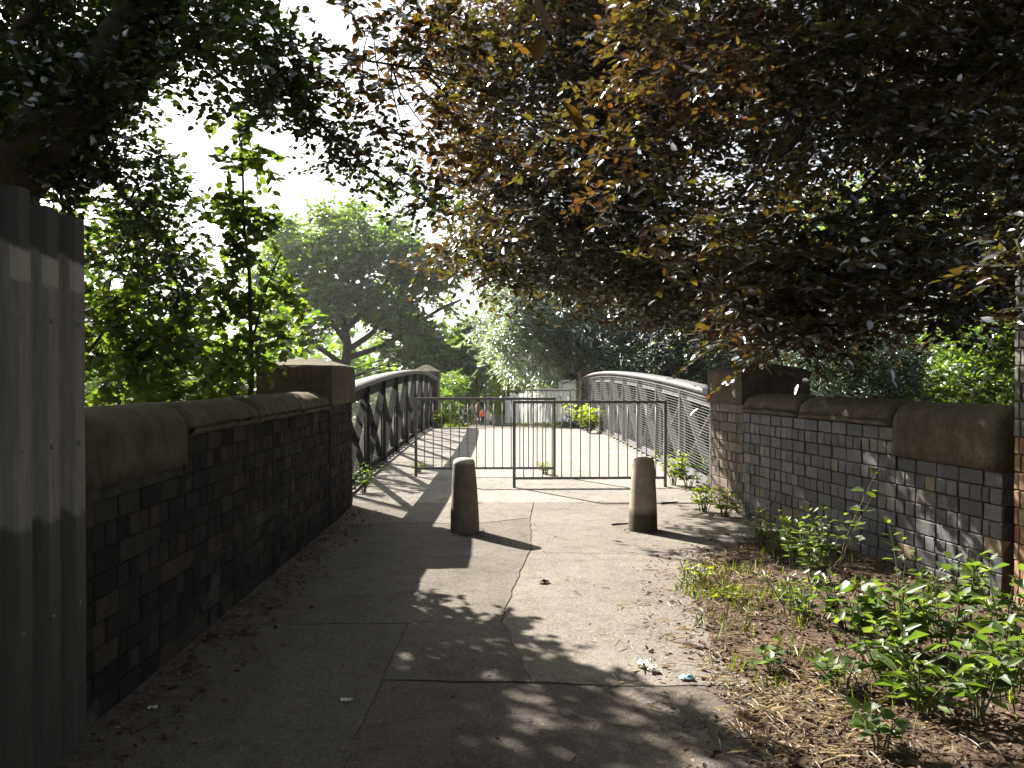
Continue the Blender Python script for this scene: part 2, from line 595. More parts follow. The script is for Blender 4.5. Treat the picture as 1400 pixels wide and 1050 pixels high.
def slab(poly, mat, top, seed):
    pts = jag(poly, seed)
    me_b = bmesh.new()
    vt = [me_b.verts.new((p.x, p.y, zg(p.y) + top)) for p in pts]
    vb = [me_b.verts.new((p.x, p.y, zg(p.y) - .03)) for p in pts]
    cap = me_b.faces.new(vt)
    n = len(pts)
    for i in range(n):
        me_b.faces.new((vt[i], vb[i], vb[(i + 1) % n], vt[(i + 1) % n]))
    bmesh.ops.recalc_face_normals(me_b, faces=me_b.faces)
    bmesh.ops.triangulate(me_b, faces=[cap])
    me = bpy.data.meshes.new('asphalt_patch')
    me_b.to_mesh(me)
    me_b.free()
    me.materials.append(mat)
    return link('asphalt_patch', me, path_o)


GP = .003   # half of a crack
pA, pB, pC, pD = (.50, 9.9), (.356, 7.32), (.243, 6.62), (.047, 5.12)
slab([(-1.9, 5.10 + GP), (-.55, 5.10 + GP), (pD[0] - GP, pD[1] + GP), (pC[0] - GP, pC[1]), (pB[0] - GP, pB[1]), (.41, 8.9 - GP), (-.1, 8.6 - GP), (-1.9, 8.55)], M['asphalt_mid'], 0, 1)
slab([(-1.9, 8.55 + GP), (-.1, 8.6 + GP), (.41, 8.9 + GP), (pA[0] - GP, pA[1]), (-1.9, 9.9)], M['asphalt_light'], .002, 2)
slab([(.328 + GP, 7.12 + GP), (1.3, 7.08 + GP), (3.4, 7.2 + GP), (3.4, 9.9), (pA[0] + GP, 9.9), (.41 + GP, 8.9), (pB[0] + GP, 7.32)], M['asphalt_light'], .0, 3)
slab([(pD[0] + GP, pD[1]), (.2, 4.10 + GP), (.62, 4.04 + GP), (3.4, 4.0 + GP), (3.4, 7.2 - GP), (1.3, 7.08 - GP), (.328 + GP, 7.12 - GP), (pC[0] + GP, pC[1])], M['asphalt_light'], .001, 4)
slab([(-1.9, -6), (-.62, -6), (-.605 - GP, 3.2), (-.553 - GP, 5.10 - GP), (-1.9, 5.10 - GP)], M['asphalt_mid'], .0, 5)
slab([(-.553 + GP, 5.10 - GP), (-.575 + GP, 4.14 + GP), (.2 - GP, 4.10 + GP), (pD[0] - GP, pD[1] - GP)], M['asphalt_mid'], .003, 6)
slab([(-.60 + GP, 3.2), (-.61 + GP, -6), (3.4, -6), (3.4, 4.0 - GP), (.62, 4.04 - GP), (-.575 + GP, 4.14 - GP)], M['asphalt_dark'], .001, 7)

# the path beyond the bridge
fp = MB()
fv = []
for y, cx, w in [(26.3, .5, 5.0), (27.5, .5, 4.8), (29, .35, 4.3), (31, .1, 3.7), (34, -.25, 3.0), (40, -.55, 2.4), (48, -.9, 2.2), (64, -1.35, 2.3), (80, -2, 2.3), (110, -4, 2.3)]:
    fv += [(cx - w / 2, y, zg(y) + .02), (cx + w / 2, y, zg(y) + .02)]
fp.add(fv, [(2 * i, 2 * i + 1, 2 * i + 3, 2 * i + 2) for i in range(len(fv) // 2 - 1)])
tag(fp.build('far_path', M['deck']), kind='structure')

# ------------------------------------------------------------------ walls
def brick_mesh(L, H, D, seed, mat):
    """a brick with an eased, slightly uneven front; local x along the wall, y out, z up, origin at the lower front left"""
    rr = random.Random(seed)
    e = .005
    j = lambda: rr.uniform(-.002, .002)
    b = [(0, -D, 0), (L, -D, 0), (L, -D, H), (0, -D, H)]
    m_ = [(0, -e, 0), (L, -e, 0), (L, -e, H), (0, -e, H)]
    f = [(e, j(), e), (L - e, j(), e), (L - e, j(), H - e), (e, j(), H - e)]
    fs_ = [(8, 9, 10, 11)] + [(a, (a + 1) % 4, 4 + (a + 1) % 4, 4 + a) for a in range(4)] + [(4 + a, 4 + (a + 1) % 4, 8 + (a + 1) % 4, 8 + a) for a in range(4)]
    return b + m_ + f, fs_


COURSE, HEAD, JOINT = .1125, .115, .008
_bm = {}


def brick_data(L, mat, var):
    k = (round(L, 3), mat.name, var)
    if k not in _bm:
        v, f = brick_mesh(L, COURSE - JOINT, .09, hash((round(L * 1000), var)) % 9999, mat)
        me = bpy.data.meshes.new('brick')
        me.from_pydata(v, [], f)
        me.materials.append(mat)
        bm = bmesh.new(); bm.from_mesh(me); bmesh.ops.recalc_face_normals(bm, faces=bm.faces); bm.to_mesh(me); bm.free()
        _bm[k] = me
    return _bm[k]


def brick_face(parent, p0, u, length, ztop, zbot, mats, limit=None, first_head=False, sstart=0.0, top_cut=None, max_single=300, near=None, single=True):
    """lay bricks in English bond on a face. p0: 2-D start, u: unit direction along the wall; out is u turned left.
    top_cut(s) gives the height the courses stop at. The largest-looking are objects, the rest one joined part."""
    ang = math.atan2(u[1], u[0])
    o = Vector((-u[1], u[0], 0))
    lay = []
    rows = int(round((ztop - zbot) / COURSE))
    for r in range(rows):
        z = ztop - (r + 1) * COURSE + JOINT / 2
        head = (r % 2 == 1) ^ first_head
        s = sstart
        if head: lens = [HEAD]
        else: lens = [HEAD * 2]
        pos = sstart if not head else sstart
        q = 0
        while pos < length - .02:
            L = lens[0]
            if not head and q == 0: L = HEAD * 1.5
            if head and q == 1: L = HEAD * .6
            L = min(L, length - pos)
            if top_cut is None or z + COURSE * .6 < top_cut(pos + L / 2):
                if L > .035: lay.append((pos, z, L - JOINT))
            pos += L
            q += 1
    out = []
    for pos, z, L in lay:
        w = Vector((p0[0] + u[0] * (pos + L / 2), p0[1] + u[1] * (pos + L / 2), z))
        out.append(((w - Vector((0, 0, EYE))).length, pos, z, L))
    out.sort()
    rest = MB()
    pw = wloc(parent)
    for i, (d, pos, z, L) in enumerate(out):
        rr = random.Random(int(pos * 1000) * 31 + int(z * 1000))
        mat = mats(pos, z, rr)
        base = Vector((p0[0] + u[0] * pos, p0[1] + u[1] * pos, z)) + o * rr.uniform(-.004, .004)
        if single and i < max_single and d < 9.2:
            b = link('brick', brick_data(round(L / .0115) * .0115 if L > .11 else L, mat, rr.randrange(4)), parent)
            b.location = base - pw
            b.rotation_euler = (rr.uniform(-.006, .006), rr.uniform(-.006, .006), ang + rr.uniform(-.012, .012))
        else:
            v, f = brick_mesh(L, COURSE - JOINT, .09, rr.randrange(9999), mat)
            ca, sa = math.cos(ang), math.sin(ang)
            rest.add([base + Vector((ca * x - sa * y, sa * x + ca * y, zz)) for x, y, zz in v], f)
    if rest.v:
        tag(rest.build('far_bricks', mats(0, 0, random.Random(3)), parent), kind='stuff')


def coping(parent, p0, u, s0, s1, zb, zt, depth=.40, seed=0):
    """a round-topped coping stone along the wall"""
    o = Vector((-u[1], u[0], 0))
    uu = Vector((u[0], u[1], 0))
    f0, bk = .025, -depth + .025
    prof = [(f0, zb), (f0, zb + (zt - zb) * .25), (f0 - .002, zt - .17)]
    cxm, rx, rz = (f0 + bk) / 2, (f0 - bk) / 2, .17
    for k in range(1, 12):
        a = math.pi * k / 12
        prof.append((cxm + rx * math.cos(a), zt - rz + rz * math.sin(a) ** .85))
    prof += [(bk, zt - .17), (bk, zb)]
    n = max(6, int((s1 - s0) / .06))
    rings = []
    for i in range(n + 1):
        s = s0 + .006 + (s1 - s0 - .012) * i / n
        e = min(i, n - i)
        sh = {0: .018, 1: .004}.get(e, 0)
        ring = []
        for y, z in prof:
            yy = y - sh * (1 if y > cxm else -1) * (.6 if z > zb + .02 else .3)
            z2 = z - (sh if z > zt - .2 else 0)
            p = Vector((p0[0], p0[1], 0)) + uu * s + o * yy + Vector((0, 0, z2))
            d = noise.noise(p * 6 + Vector((seed, 0, 0))) * .012 + noise.noise(p * 17) * .006
            ring.append(p + o * d + Vector((0, 0, d if z > zb + .01 else 0)))
        rings.append(ring)
    return MB().loft(rings).build('coping_stone', M['stone'], parent, True)


def capstone(parent, pts, zb, zt, zp, seed=0, name='cap_stone'):
    """a pier's cap: block over a four-sided plan with a low pyramid top"""
    c = sum((Vector((*p, 0)) for p in pts), Vector()) / 4
    rings = []

    def ring(z, k, nn=6):
        r_ = []
        for a in range(4):
            A, B = Vector((*pts[a], 0)), Vector((*pts[(a + 1) % 4], 0))
            for q in range(nn):
                p = c + (A.lerp(B, q / nn) - c) * k
                p.z = z
                corner = .0 if q else .006
                d = noise.noise(p * 5 + Vector((seed, 1, 0))) * .014 + noise.noise(p * 15 + Vector((seed, 3, 0))) * .006
                v = (p - c); v.z = 0
                if v.length > .01: p += v.normalized() * (d - corner)
                p.z += d * .5
                r_.append(p)
        return r_
    for z, k in ((zb, .97), (zb + .02, 1), (zb + (zt - zb) * .3, 1), (zb + (zt - zb) * .6, 1), (zt - .025, 1), (zt, .965), ((zt + zp) / 2, .55), (zp, .12)):
        rings.append(ring(z, k))
    return MB().loft(rings).build(name, M['stone'], parent, False)


def core(parent, quad, z0, z1, name='wall_core'):
    v = [(x, y, z) for z in (z0, z1) for x, y in quad]
    return MB().add(v, [(3, 2, 1, 0), (4, 5, 6, 7), (0, 1, 5, 4), (1, 2, 6, 5), (2, 3, 7, 6), (3, 0, 4, 7)]).build(name, M['mortar'], parent)


def quad_from(p0, u, s0, s1, front, back):
    o = (-u[1], u[0])
    P = lambda s, y: (p0[0] + u[0] * s + o[0] * y, p0[1] + u[1] * s + o[1] * y)
    return [P(s0, front), P(s1, front), P(s1, back), P(s0, back)]


# right wall: from the near end (x 3.33, y 5.13) to the pier
uR = Vector((-.1377, .9905, 0)).normalized()
p0R = (3.327, 5.13)
LR = 3.80            # wall up to the pier
LRP = 4.70           # far end of the pier
rw = thing('brick_wall', (3.33, 5.13, 0), 'dark blue-grey brick wall with rounded sandstone coping, nettles growing along its foot', 'wall')
cutR = lambda s: .955 if s < 1.13 else 1.185


def mats_right(pos, z, rr):
    t_ = (pos - 3.3) + (z - .9) * -.3 + rr.uniform(-.3, .3)
    return M['brick_brown'] if t_ > .25 or (z < .35 and pos > 2.2 and rr.random() < .5) else M['brick']


brick_face(rw, p0R, uR, LR, 1.18, -.06, mats_right, top_cut=cutR)
core(rw, quad_from(p0R, uR, .0, 1.13, -.013, -.35), -.3, .952)
core(rw, quad_from(p0R, uR, 1.13, LR, -.013, -.35), -.3, 1.178)
coping(rw, p0R, uR, .0, 1.13, .955, 1.39, seed=1)
coping(rw, p0R, uR, 1.14, 2.57, 1.183, 1.392, seed=2)
coping(rw, p0R, uR, 2.58, 3.80, 1.183, 1.398, seed=3)

rp = thing('gate_pier', (p0R[0] + uR.x * 4.25, p0R[1] + uR.y * 4.25, 0), 'brown brick pier with worn sandstone cap at the near end of the right railing', 'pier')
brick_face(rp, (p0R[0] + uR.x * LR, p0R[1] + uR.y * LR), uR, LRP - LR, 1.27, -.08, lambda p, z, r: M['brick_brown'], single=False)
oR = Vector((-uR.y, uR.x, 0))
qP = quad_from(p0R, uR, LR, LRP, 0, -.78)
brick_face(rp, quad_from(p0R, uR, LR, LRP, 0, -.78)[3], (-oR).to_2d() * -1, .78, 1.27, -.08, lambda p, z, r: M['brick_brown'], single=False)
core(rp, quad_from(p0R, uR, LR + .013, LRP, -.013, -.77), -.3, 1.262, 'pier_core')
capstone(rp, quad_from(p0R, uR, LR - .03, LRP + .03, .035, -.80), 1.262, 1.665, 1.75, 4)

# left wall: bricks are laid from the pier towards the camera so that "out" faces the path
uL = Vector((-.0165, -1, 0)).normalized()
p0L = (-1.735, 8.42)
LL = 4.86
lw = thing('brick_wall', (-1.78, 6, 0), 'dark brick wall in shade running from the corrugated hoarding to the left pier', 'wall')
cutL = lambda s: 1.24 if s < 3.74 else 1.075


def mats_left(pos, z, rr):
    return M['brick_shade']


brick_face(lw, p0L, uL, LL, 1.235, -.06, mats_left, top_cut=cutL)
core(lw, quad_from(p0L, uL, 0, 3.74, -.013, -.35), -.3, 1.232)
core(lw, quad_from(p0L, uL, 3.74, LL, -.013, -.35), -.3, 1.066)
sc = [0, 1.16, 2.42, 3.735, LL]
for i in range(4):
    coping(lw, p0L, uL, sc[i] + .004, sc[i + 1] - .004, 1.238 if i < 3 else 1.072, 1.425 + .006 * (i % 2), seed=10 + i)

lp = thing('gate_pier', (-2.1, 9.08, 0), 'shaded brick pier with pale pyramid sandstone cap at the near end of the left railing', 'pier')
PLn, PLf = 8.42, 9.75
brick_face(lp, (-1.722, PLf), (0, -1), PLf - PLn, 1.28, -.08, lambda p, z, r: M['brick_shade'], single=False)
brick_face(lp, (-2.45, PLn), (-1, 0), .0, 1.28, -.08, lambda p, z, r: M['brick_brown'], single=False) if False else None
MBp = MB().box(-2.45, -1.735, PLn + .0, PLf, -.3, 1.272)
MBp.build('pier_core', M['mortar'], lp)
capstone(lp, [(-2.49, PLn - .04), (-1.69, PLn - .04), (-1.69, PLf + .03), (-2.49, PLf + .03)], 1.275, 1.70, 1.80, 7)

# piers at the far end
for nm, X0, X1, lab in (('l', -2.72, -1.85, 'small far pier with sunlit pyramid cap at the far end of the left railing'), ('r', 2.92, 3.7, 'grey far pier at the far end of the right railing beside the pale sheet fence')):
    fpz = thing('gate_pier', ((X0 + X1) / 2, 27, -.2), lab, 'pier')
    MB().box(X0, X1, 26.5, 27.4, -.8, 1.5).build('shaft', M['brick_brown'], fpz)
    capstone(fpz, [(X0 - .04, 26.45), (X1 + .04, 26.45), (X1 + .04, 27.45), (X0 - .04, 27.45)], 1.5, 1.76, 1.98, 9)

# orange brick pillar at the right edge
op = thing('brick_pillar', (3.6, 4.75, 0), 'orange and buff brick pillar with grey painted upper courses at the right edge', 'pillar')


def mats_pillar(pos, z, rr):
    return M['brick_grey'] if z > 1.18 else M['brick_orange']


M['brick_grey'] = brick_mat('grey painted brick', [(0, (.1, .095, .09)), (1, (.14, .13, .12))], .9)
brick_face(op, (3.345, 4.55), (-.06, .998), .46, 2.21, -.12, mats_pillar)
brick_face(op, (3.75, 4.55), (-1, 0), .0, 2.02, -.1, mats_pillar) if False else None
brick_face(op, (3.29, 4.55), (1, 0), .5, 2.02, -.12, mats_pillar) if False else None
MB().box(3.36, 3.9, 4.56, 5.0, -.2, 2.2).build('pillar_core', M['mortar'], op)
MB().box(3.335, 3.94, 4.54, 5.03, 2.215, 2.26).build('top_course', M['brick_grey'], op)

# ------------------------------------------------------------------ corrugated hoarding on the left
hd = thing('corrugated_hoarding', (-1.84, 3.0, 0), 'tall corrugated steel hoarding with painted-out bands at the left edge', 'fence')


def corrugated(parent, p0, u, s0, s1, z0, z1, period, dep, mat, name='steel_sheet', th=.004, tilt=0.0, skew=0.0):
    o = Vector((-u[1], u[0], 0))
    uu = Vector((u[0], u[1], 0))
    prof = []
    s = s0
    pat = [(0, 0), (.12, 1), (.5, 1), (.62, 0), (1, 0)]
    k = math.floor(s0 / period)
    pts = []
    while k * period < s1:
        for a, b in pat[:-1]: pts.append(((k + a) * period, b * dep))
        k += 1
    pts = [p for p in pts if s0 <= p[0] <= s1]
    ends = lambda s_: float(np.interp(s_, [p[0] for p in pts], [p[1] for p in pts]))
    pts = [(s0, ends(s0))] + pts + [(s1, ends(s1))]
    mb = MB()
    rows = [z0 + (z1 - z0) * i / 8 for i in range(9)]
    n = len(pts)
    for side in (0, -th):
        vs_ = [Vector((p0[0], p0[1], 0)) + uu * s_ + o * (y + side + tilt * (z - z0) + .003 * noise.noise(Vector((s_ * 3, z * 3, side * 0)))) + Vector((0, 0, z + skew * (s_ - s0) * (1 if z == rows[-1] else 0))) for z in rows for s_, y in pts]
        fs_ = [(j * n + i, j * n + i + 1, (j + 1) * n + i + 1, (j + 1) * n + i) for j in range(8) for i in range(n - 1)]
        if side: fs_ = [f[::-1] for f in fs_]
        mb.add(vs_, fs_)
    # close the top edge and both sides
    b0, b1 = 8 * n, 9 * n + 8 * n
    mb.f += [(b0 + i, b0 + i + 1, b1 + i + 1, b1 + i) for i in range(n - 1)]
    N2 = 9 * n
    mb.f += [(j * n, (j + 1) * n, N2 + (j + 1) * n, N2 + j * n) for j in range(8)]
    mb.f += [(j * n + n - 1, N2 + j * n + n - 1, N2 + (j + 1) * n + n - 1, (j + 1) * n + n - 1) for j in range(8)]
    return mb.build(name, mat, parent)


for s0, s1, zt, yo in ((.0, .40, 2.255, 0), (.397, .60, 2.285, .006), (.597, 2.2, 2.30, .0)):
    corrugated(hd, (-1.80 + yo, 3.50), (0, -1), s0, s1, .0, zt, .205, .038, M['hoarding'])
for z_ in (.62, 1.30, 1.80):
    for k_ in range(9):
        y_ = 3.5 - .02 - .205 * k_ - .06
        MB().lathe([(.011, 0), (.011, .004), (.006, .008)], 8).build('bolt', M['rail'], hd, local=True)
        b_ = hd.children[-1] if False else bpy.context.scene.objects[COL.objects[-1].name]
        b_.rotation_euler = (0, R(90), 0)
        b_.location = Vector((-1.762, y_, z_)) - wloc(hd)
MB().box(-1.93, -1.84, 3.36, 3.46, -.2, 2.2).build('post', M['twig'], hd)
for z_ in (.5, 1.75): MB().box(-1.90, -1.825, 1.5, 3.3, z_, z_ + .08).build('rail', M['twig'], hd)

# ------------------------------------------------------------------ footbridge
fb = thing('footbridge', (.5, 10, 0), 'hump-backed steel lattice footbridge with asphalt deck between the brick piers', 'bridge')
BY0, BY1 = 9.9, 26.3
dk = MB()
dv = []
dys = np.linspace(BY0, BY1, 60)
XL, XR = -2.02, 3.02
for y in dys:
    for x in (XL + .16, XR - .16): dv.append((x, y, zg(y) + .0))
    for x in (XR - .16, XL + .16): dv.append((x, y, zg(y) - .3))
dfs = []
for i in range(len(dys) - 1):
    for k in range(4):
        k2 = (k + 1) % 4
        dfs.append((4 * i + k, 4 * i + k2, 4 * i + 4 + k2, 4 * i + 4 + k))
dfs += [(0, 1, 2, 3), tuple(len(dv) - 4 + k for k in range(4))]
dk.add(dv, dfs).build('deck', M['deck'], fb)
CH = np.array([(9.9, 1.36), (10.7, 1.43), (12.4, 1.51), (14.3, 1.59), (16.8, 1.665), (19.5, 1.72), (22, 1.72), (24, 1.665), (25.2, 1.61), (26.4, 1.53)])
cc = np.polyfit(CH[:, 0], CH[:, 1], 4)
chord = lambda y: float(np.polyval(cc, y))
NODES = [9.95, 10.62, 12.42, 14.25, 16.1, 17.95, 19.8, 21.65, 23.5, 25.3, 26.3]
for side, X, mlat, dz in ((-1, -2.0, M['girder_shade'], .03), (1, 3.0, M['girder_lit'], 0)):
    inn = -side      # direction towards the path
    # top rail: rounded plate on a deep web
    rings = []
    for y in np.linspace(9.9, 26.35, 50):
        z = chord(y) + dz
        ring = []
        for k in range(14):
            a = 2 * math.pi * k / 14
            ring.append(Vector((X + .15 * math.copysign(abs(math.cos(a)) ** .6, math.cos(a)), y, z - .05 + .05 * math.copysign(abs(math.sin(a)) ** .8, math.sin(a)))))
        rings.append(ring)
    par = MB().loft(rings).build('parapet', M['rail_top'], fb, True)
    web = MB()
    wv = []
    yy = np.linspace(9.92, 26.3, 40)
    for y in yy:
        z = chord(y) + dz
        wv += [(X + inn * .012, y, z - .28), (X + inn * .012, y, z - .085), (X - inn * .012, y, z - .085), (X - inn * .012, y, z - .28)]
    web.add(wv, [(4 * i + k, 4 * i + (k + 1) % 4, 4 * i + 4 + (k + 1) % 4, 4 * i + 4 + k) for i in range(len(yy) - 1) for k in range(4)])
    web.build('web_plate', mlat, par)
    # bottom boom: angle section
    bot = MB()
    bv = []
    for y in yy:
        z = zg(y)
        bv += [(X + inn * .018, y, z + .03), (X + inn * .018, y, z + .13), (X - inn * .018, y, z + .13), (X - inn * .018, y, z - .35), (X + inn * .018, y, z - .35)]
    bot.add(bv, [(5 * i + k, 5 * i + (k + 1) % 5, 5 * i + 5 + (k + 1) % 5, 5 * i + 5 + k) for i in range(len(yy) - 1) for k in range(5)])
    bot.build('bottom_boom', mlat, par)
    fl = MB()
    fvv = []
    for y in yy:
        z = zg(y)
        fvv += [(X + inn * .02, y, z + .012), (X + inn * .15, y, z + .012), (X + inn * .15, y, z + .03), (X + inn * .02, y, z + .03)]
    fl.add(fvv, [(4 * i + k, 4 * i + (k + 1) % 4, 4 * i + 4 + (k + 1) % 4, 4 * i + 4 + k) for i in range(len(yy) - 1) for k in range(4)])
    fl.build('edge_plate', M['deck'], par)
    rv = MB()
    for y in np.arange(10.8, 26, .46):
        rv.lathe([(.034, 0), (.03, .02), (.016, .032)], 8, (X + inn * .11, y, zg(y) + .03))
    tag(rv.build('rivets', M['rivet'], par), kind='stuff')
    for i in range(len(NODES) - 1):
        a, b = NODES[i], NODES[i + 1]
        za0, zb0 = zg(a) + .1, zg(b) + .1
        za1, zb1 = chord(a) + dz - .17, chord(b) + dz - .17
        if b - a > 1:
            MB().bar((X + inn * .03, a, za0), (X + inn * .03, b, zb1), .014, .115, (1, 0, 0)).build('lattice_bar', mlat, par)
            MB().bar((X - inn * .03, a, za1), (X - inn * .03, b, zb0), .014, .115, (1, 0, 0)).build('lattice_bar', mlat, par)
            # an angle rib riveted along each bar
        up = MB().box(X - .012, X + .012, b - .022, b + .022, zg(b) + .03, chord(b) + dz - .09)
        up.box(X + inn * .02, X + inn * .075, b - .005, b + .005, zg(b) + .03, chord(b) + dz - .11)
        up.build('upright', mlat, par)
        # guard panel of horizontal wires in an angle frame
        mx = X + .085 if side < 0 else X - .085
        if side < 0: mx = X - .07
        fr = MB()
        A, B = a + .03, b - .03
        z0a, z0b, z1a, z1b = zg(a) + .07, zg(b) + .07, chord(a) + dz - .13, chord(b) + dz - .13
        fr.bar((mx, A, z0a), (mx, A, z1a), .022, .022)
        fr.bar((mx, B, z0b), (mx, B, z1b), .022, .022)
        fr.bar((mx, A, z0a), (mx, B, z0b), .02, .02)
        fr.bar((mx, A, z1a), (mx, B, z1b), .02, .02)
        nw = 30
        if b - a < .8 and side > 0: nw = 0
        for k in range(1, nw):
            t_ = k / nw
            fr.tube([(mx, A, z0a + (z1a - z0a) * t_), (mx, B, z0b + (z1b - z0b) * t_)], .0032 if side > 0 else .0045, 4, False)
        nv = max(1, int((b - a) / (.45 if side > 0 else .1)))
        for k in range(1, nv):
            t_ = k / nv
            y_ = A + (B - A) * t_
            fr.tube([(mx + .006, y_, z0a + (z0b - z0a) * t_), (mx + .006, y_, z1a + (z1b - z1a) * t_)], .003, 4, False)
        fr.build('guard_panel', M['wire'] if side > 0 else M['wire_backlit'], par)

# ------------------------------------------------------------------ pedestrian barriers
BW, BH = 2.12, 1.21


def make_barrier():
    t = thing('pedestrian_barrier', (0, 0, 0), 'x', 'barrier', 'staggered pedestrian barriers on the bridge')
    for s in (-1, 1):
        bevel(MB().box(s * BW / 2 - .021, s * BW / 2 + .021, -.021, .021, -.1, BH - .04).build('post', M['rail'], t, local=True), .004)
    bevel(MB().box(-BW / 2 - .021, BW / 2 + .021, -.021, .021, BH - .039, BH).build('top_rail', M['rail'], t, local=True), .004)
    bevel(MB().box(-BW / 2 + .022, BW / 2 - .022, -.016, .016, .11, .145).build('bottom_rail', M['rail'], t, local=True), .003)
    me = MB().tube([(0, 0, .14), (0, 0, BH - .036)], .0075, 8).build('bar', M['rail'], t, True, True)
    me.location.x = -BW / 2 + BW / 16
    for k in range(2, 16):
        c = me.copy()
        COL.objects.link(c)
        c.parent = t
        c.location.x = -BW / 2 + BW * k / 16
    return t


b1 = make_barrier()
b1.location = (1.345, 11.1, zg(11.1))
b1.rotation_euler.z = R(.6)
b1['label'] = 'nearest grey steel railing barrier, standing behind the right-hand bollard'
b2 = copy_tree(b1)
b2.location = (-.13, 12.2, zg(12.2))
b2.rotation_euler.z = R(-.5)
b2['label'] = 'grey steel railing barrier standing behind the left-hand bollard'
b3 = copy_tree(b1)
b3.location = (1.32, 24.8, zg(24.8))
b3.rotation_euler.z = 0
b3['label'] = 'small far railing barrier at the far end of the bridge before the pale sheet fence'

# ------------------------------------------------------------------ bollards
def bollard(x, y, mat, lab, tilt):
    prof = [(.146, -.1), (.148, .0), (.147, .06), (.142, .2), (.134, .35), (.126, .5), (.118, .62), (.1125, .685), (.111, .70), (.106, .72), (.092, .738), (.065, .75), (.03, .755), (.004, .756)]
    mb = MB().lathe(prof, 36)
    for v in mb.v:
        d = .0035 * noise.noise(v * 9 + Vector((x, y, 0))) + .002 * noise.noise(v * 30)
        r_ = Vector((v.x, v.y, 0))
        if r_.length > .01: v += r_.normalized() * d
    o = mb.build('bollard', mat, None, True)
    o.location = (x, y, zg(y))
    o.rotation_euler = tilt
    return tag(o, lab, 'bollard', 'concrete bollards across the path')


bollard(-.293, 8.12, M['bollard_lit_dome'], 'dark tapered concrete bollard with dome top coloured pale as if sunlit, casting a long shadow', (R(.6), R(-.9), 0))
bollard(1.532, 8.14, M['bollard'], 'buff tapered concrete bollard with a dark foot', (R(.4), R(.5), 1))

# ------------------------------------------------------------------ foliage
LEAF = {  # outline across x (along), y (side), z (fold); six points: base, two on the left, tip, two on the right
    'ovate': np.array([(0, 0, 0), (.28, .24, .05), (.68, .2, .04), (1, 0, -.06), (.68, -.2, .04), (.28, -.24, .05)]),
    'round': np.array([(0, 0, 0), (.2, .36, .06), (.62, .36, .06), (1, 0, -.05), (.62, -.36, .06), (.2, -.36, .06)]),
    'narrow': np.array([(0, 0, 0), (.3, .09, .02), (.7, .08, .02), (1, 0, -.08), (.7, -.08, .02), (.3, -.09, .02)]),
    'lobed': np.array([(0, 0, 0), (.12, .42, .05), (.6, .34, .04), (1, 0, -.06), (.6, -.34, .04), (.12, -.42, .05)]),
    'blade': np.array([(0, .03, 0), (.4, .028, .14), (.75, .02, .1), (1, 0, -.1), (.75, -.02, .1), (.4, -.028, .14)]),
}
LF = np.array([(0, 1, 2, 3), (0, 3, 4, 5)])
SUNV = np.array(tosun)


def nrm(a):
    return a / np.maximum(np.linalg.norm(a, axis=-1, keepdims=True), 1e-9)


def leaf_verts(P, A, N, S, shape, curl=None):
    T = LEAF[shape]
    B = nrm(np.cross(N, A))
    N2 = np.cross(A, B)
    S = S[:, None, None]
    return P[:, None, :] + S * (T[None, :, 0:1] * A[:, None, :] + T[None, :, 1:2] * B[:, None, :] + T[None, :, 2:3] * N2[:, None, :])


def leaves_mesh(name, P, A, N, S, shape, mat):
    V = leaf_verts(P, A, N, S, shape).reshape(-1, 3)
    F = (np.arange(len(P))[:, None, None] * 6 + LF[None]).reshape(-1, 4)
    return np_mesh(name, V, F, mat)


def sprays(rng, C, Rr, twigs, nl, size, flat=.5, droop=.25, tilt=.55, start=.0, out=None):
    """twigs fanning out of clump centres C (n,3) with radii Rr (n), nl leaves along each twig.
    Returns leaf positions, axes, normals, sizes and twig polylines (m,3,3)"""
    n = len(C)
    u = rng.normal(size=(n, twigs, 3))
    u[..., 2] *= flat
    u = nrm(u)
    if out is not None: u = nrm(u + out[:, None, :] * .7)
    L = Rr[:, None] * rng.uniform(.55, 1.15, (n, twigs))
    s0 = C[:, None, :] + rng.normal(size=(n, twigs, 3)) * Rr[:, None, None] * .28
    t = np.linspace(.12 + start, 1, nl)[None, None, :] + rng.uniform(-.04, .04, (n, twigs, nl))
    side = nrm(np.cross(u, np.array([0, 0, 1.0])) + 1e-6)
    bend = rng.normal(size=(n, twigs, 1)) * .25
    pos = s0[:, :, None, :] + u[:, :, None, :] * (L[..., None] * t)[..., None]
    pos = pos + side[:, :, None, :] * (bend * L[..., None] * t ** 2)[..., None]
    pos[..., 2] -= droop * L[..., None] * t ** 2
    sgn = np.where(np.arange(nl) % 2 == 0, 1.0, -1.0)[None, None, :, None]
    A = nrm(u[:, :, None, :] * .75 + side[:, :, None, :] * sgn * .75 + rng.normal(size=pos.shape) * .3 + np.array([0, 0, -.35 * droop]))
    N = nrm(np.array([0, 0, 1.0]) + rng.normal(size=pos.shape) * tilt)
    S = size * rng.uniform(.6, 1.25, pos.shape[:3])
    tw = np.stack([s0, s0 + u * (L * .5)[..., None] + side * (bend * L[..., None] * .25), s0 + u * L[..., None] + side * (bend * L[..., None])], axis=2)
    tw[:, :, 1, 2] -= droop * L * .25
    tw[:, :, 2, 2] -= droop * L
    return pos.reshape(-1, 3), A.reshape(-1, 3), N.reshape(-1, 3), S.reshape(-1), tw.reshape(-1, 3, 3)


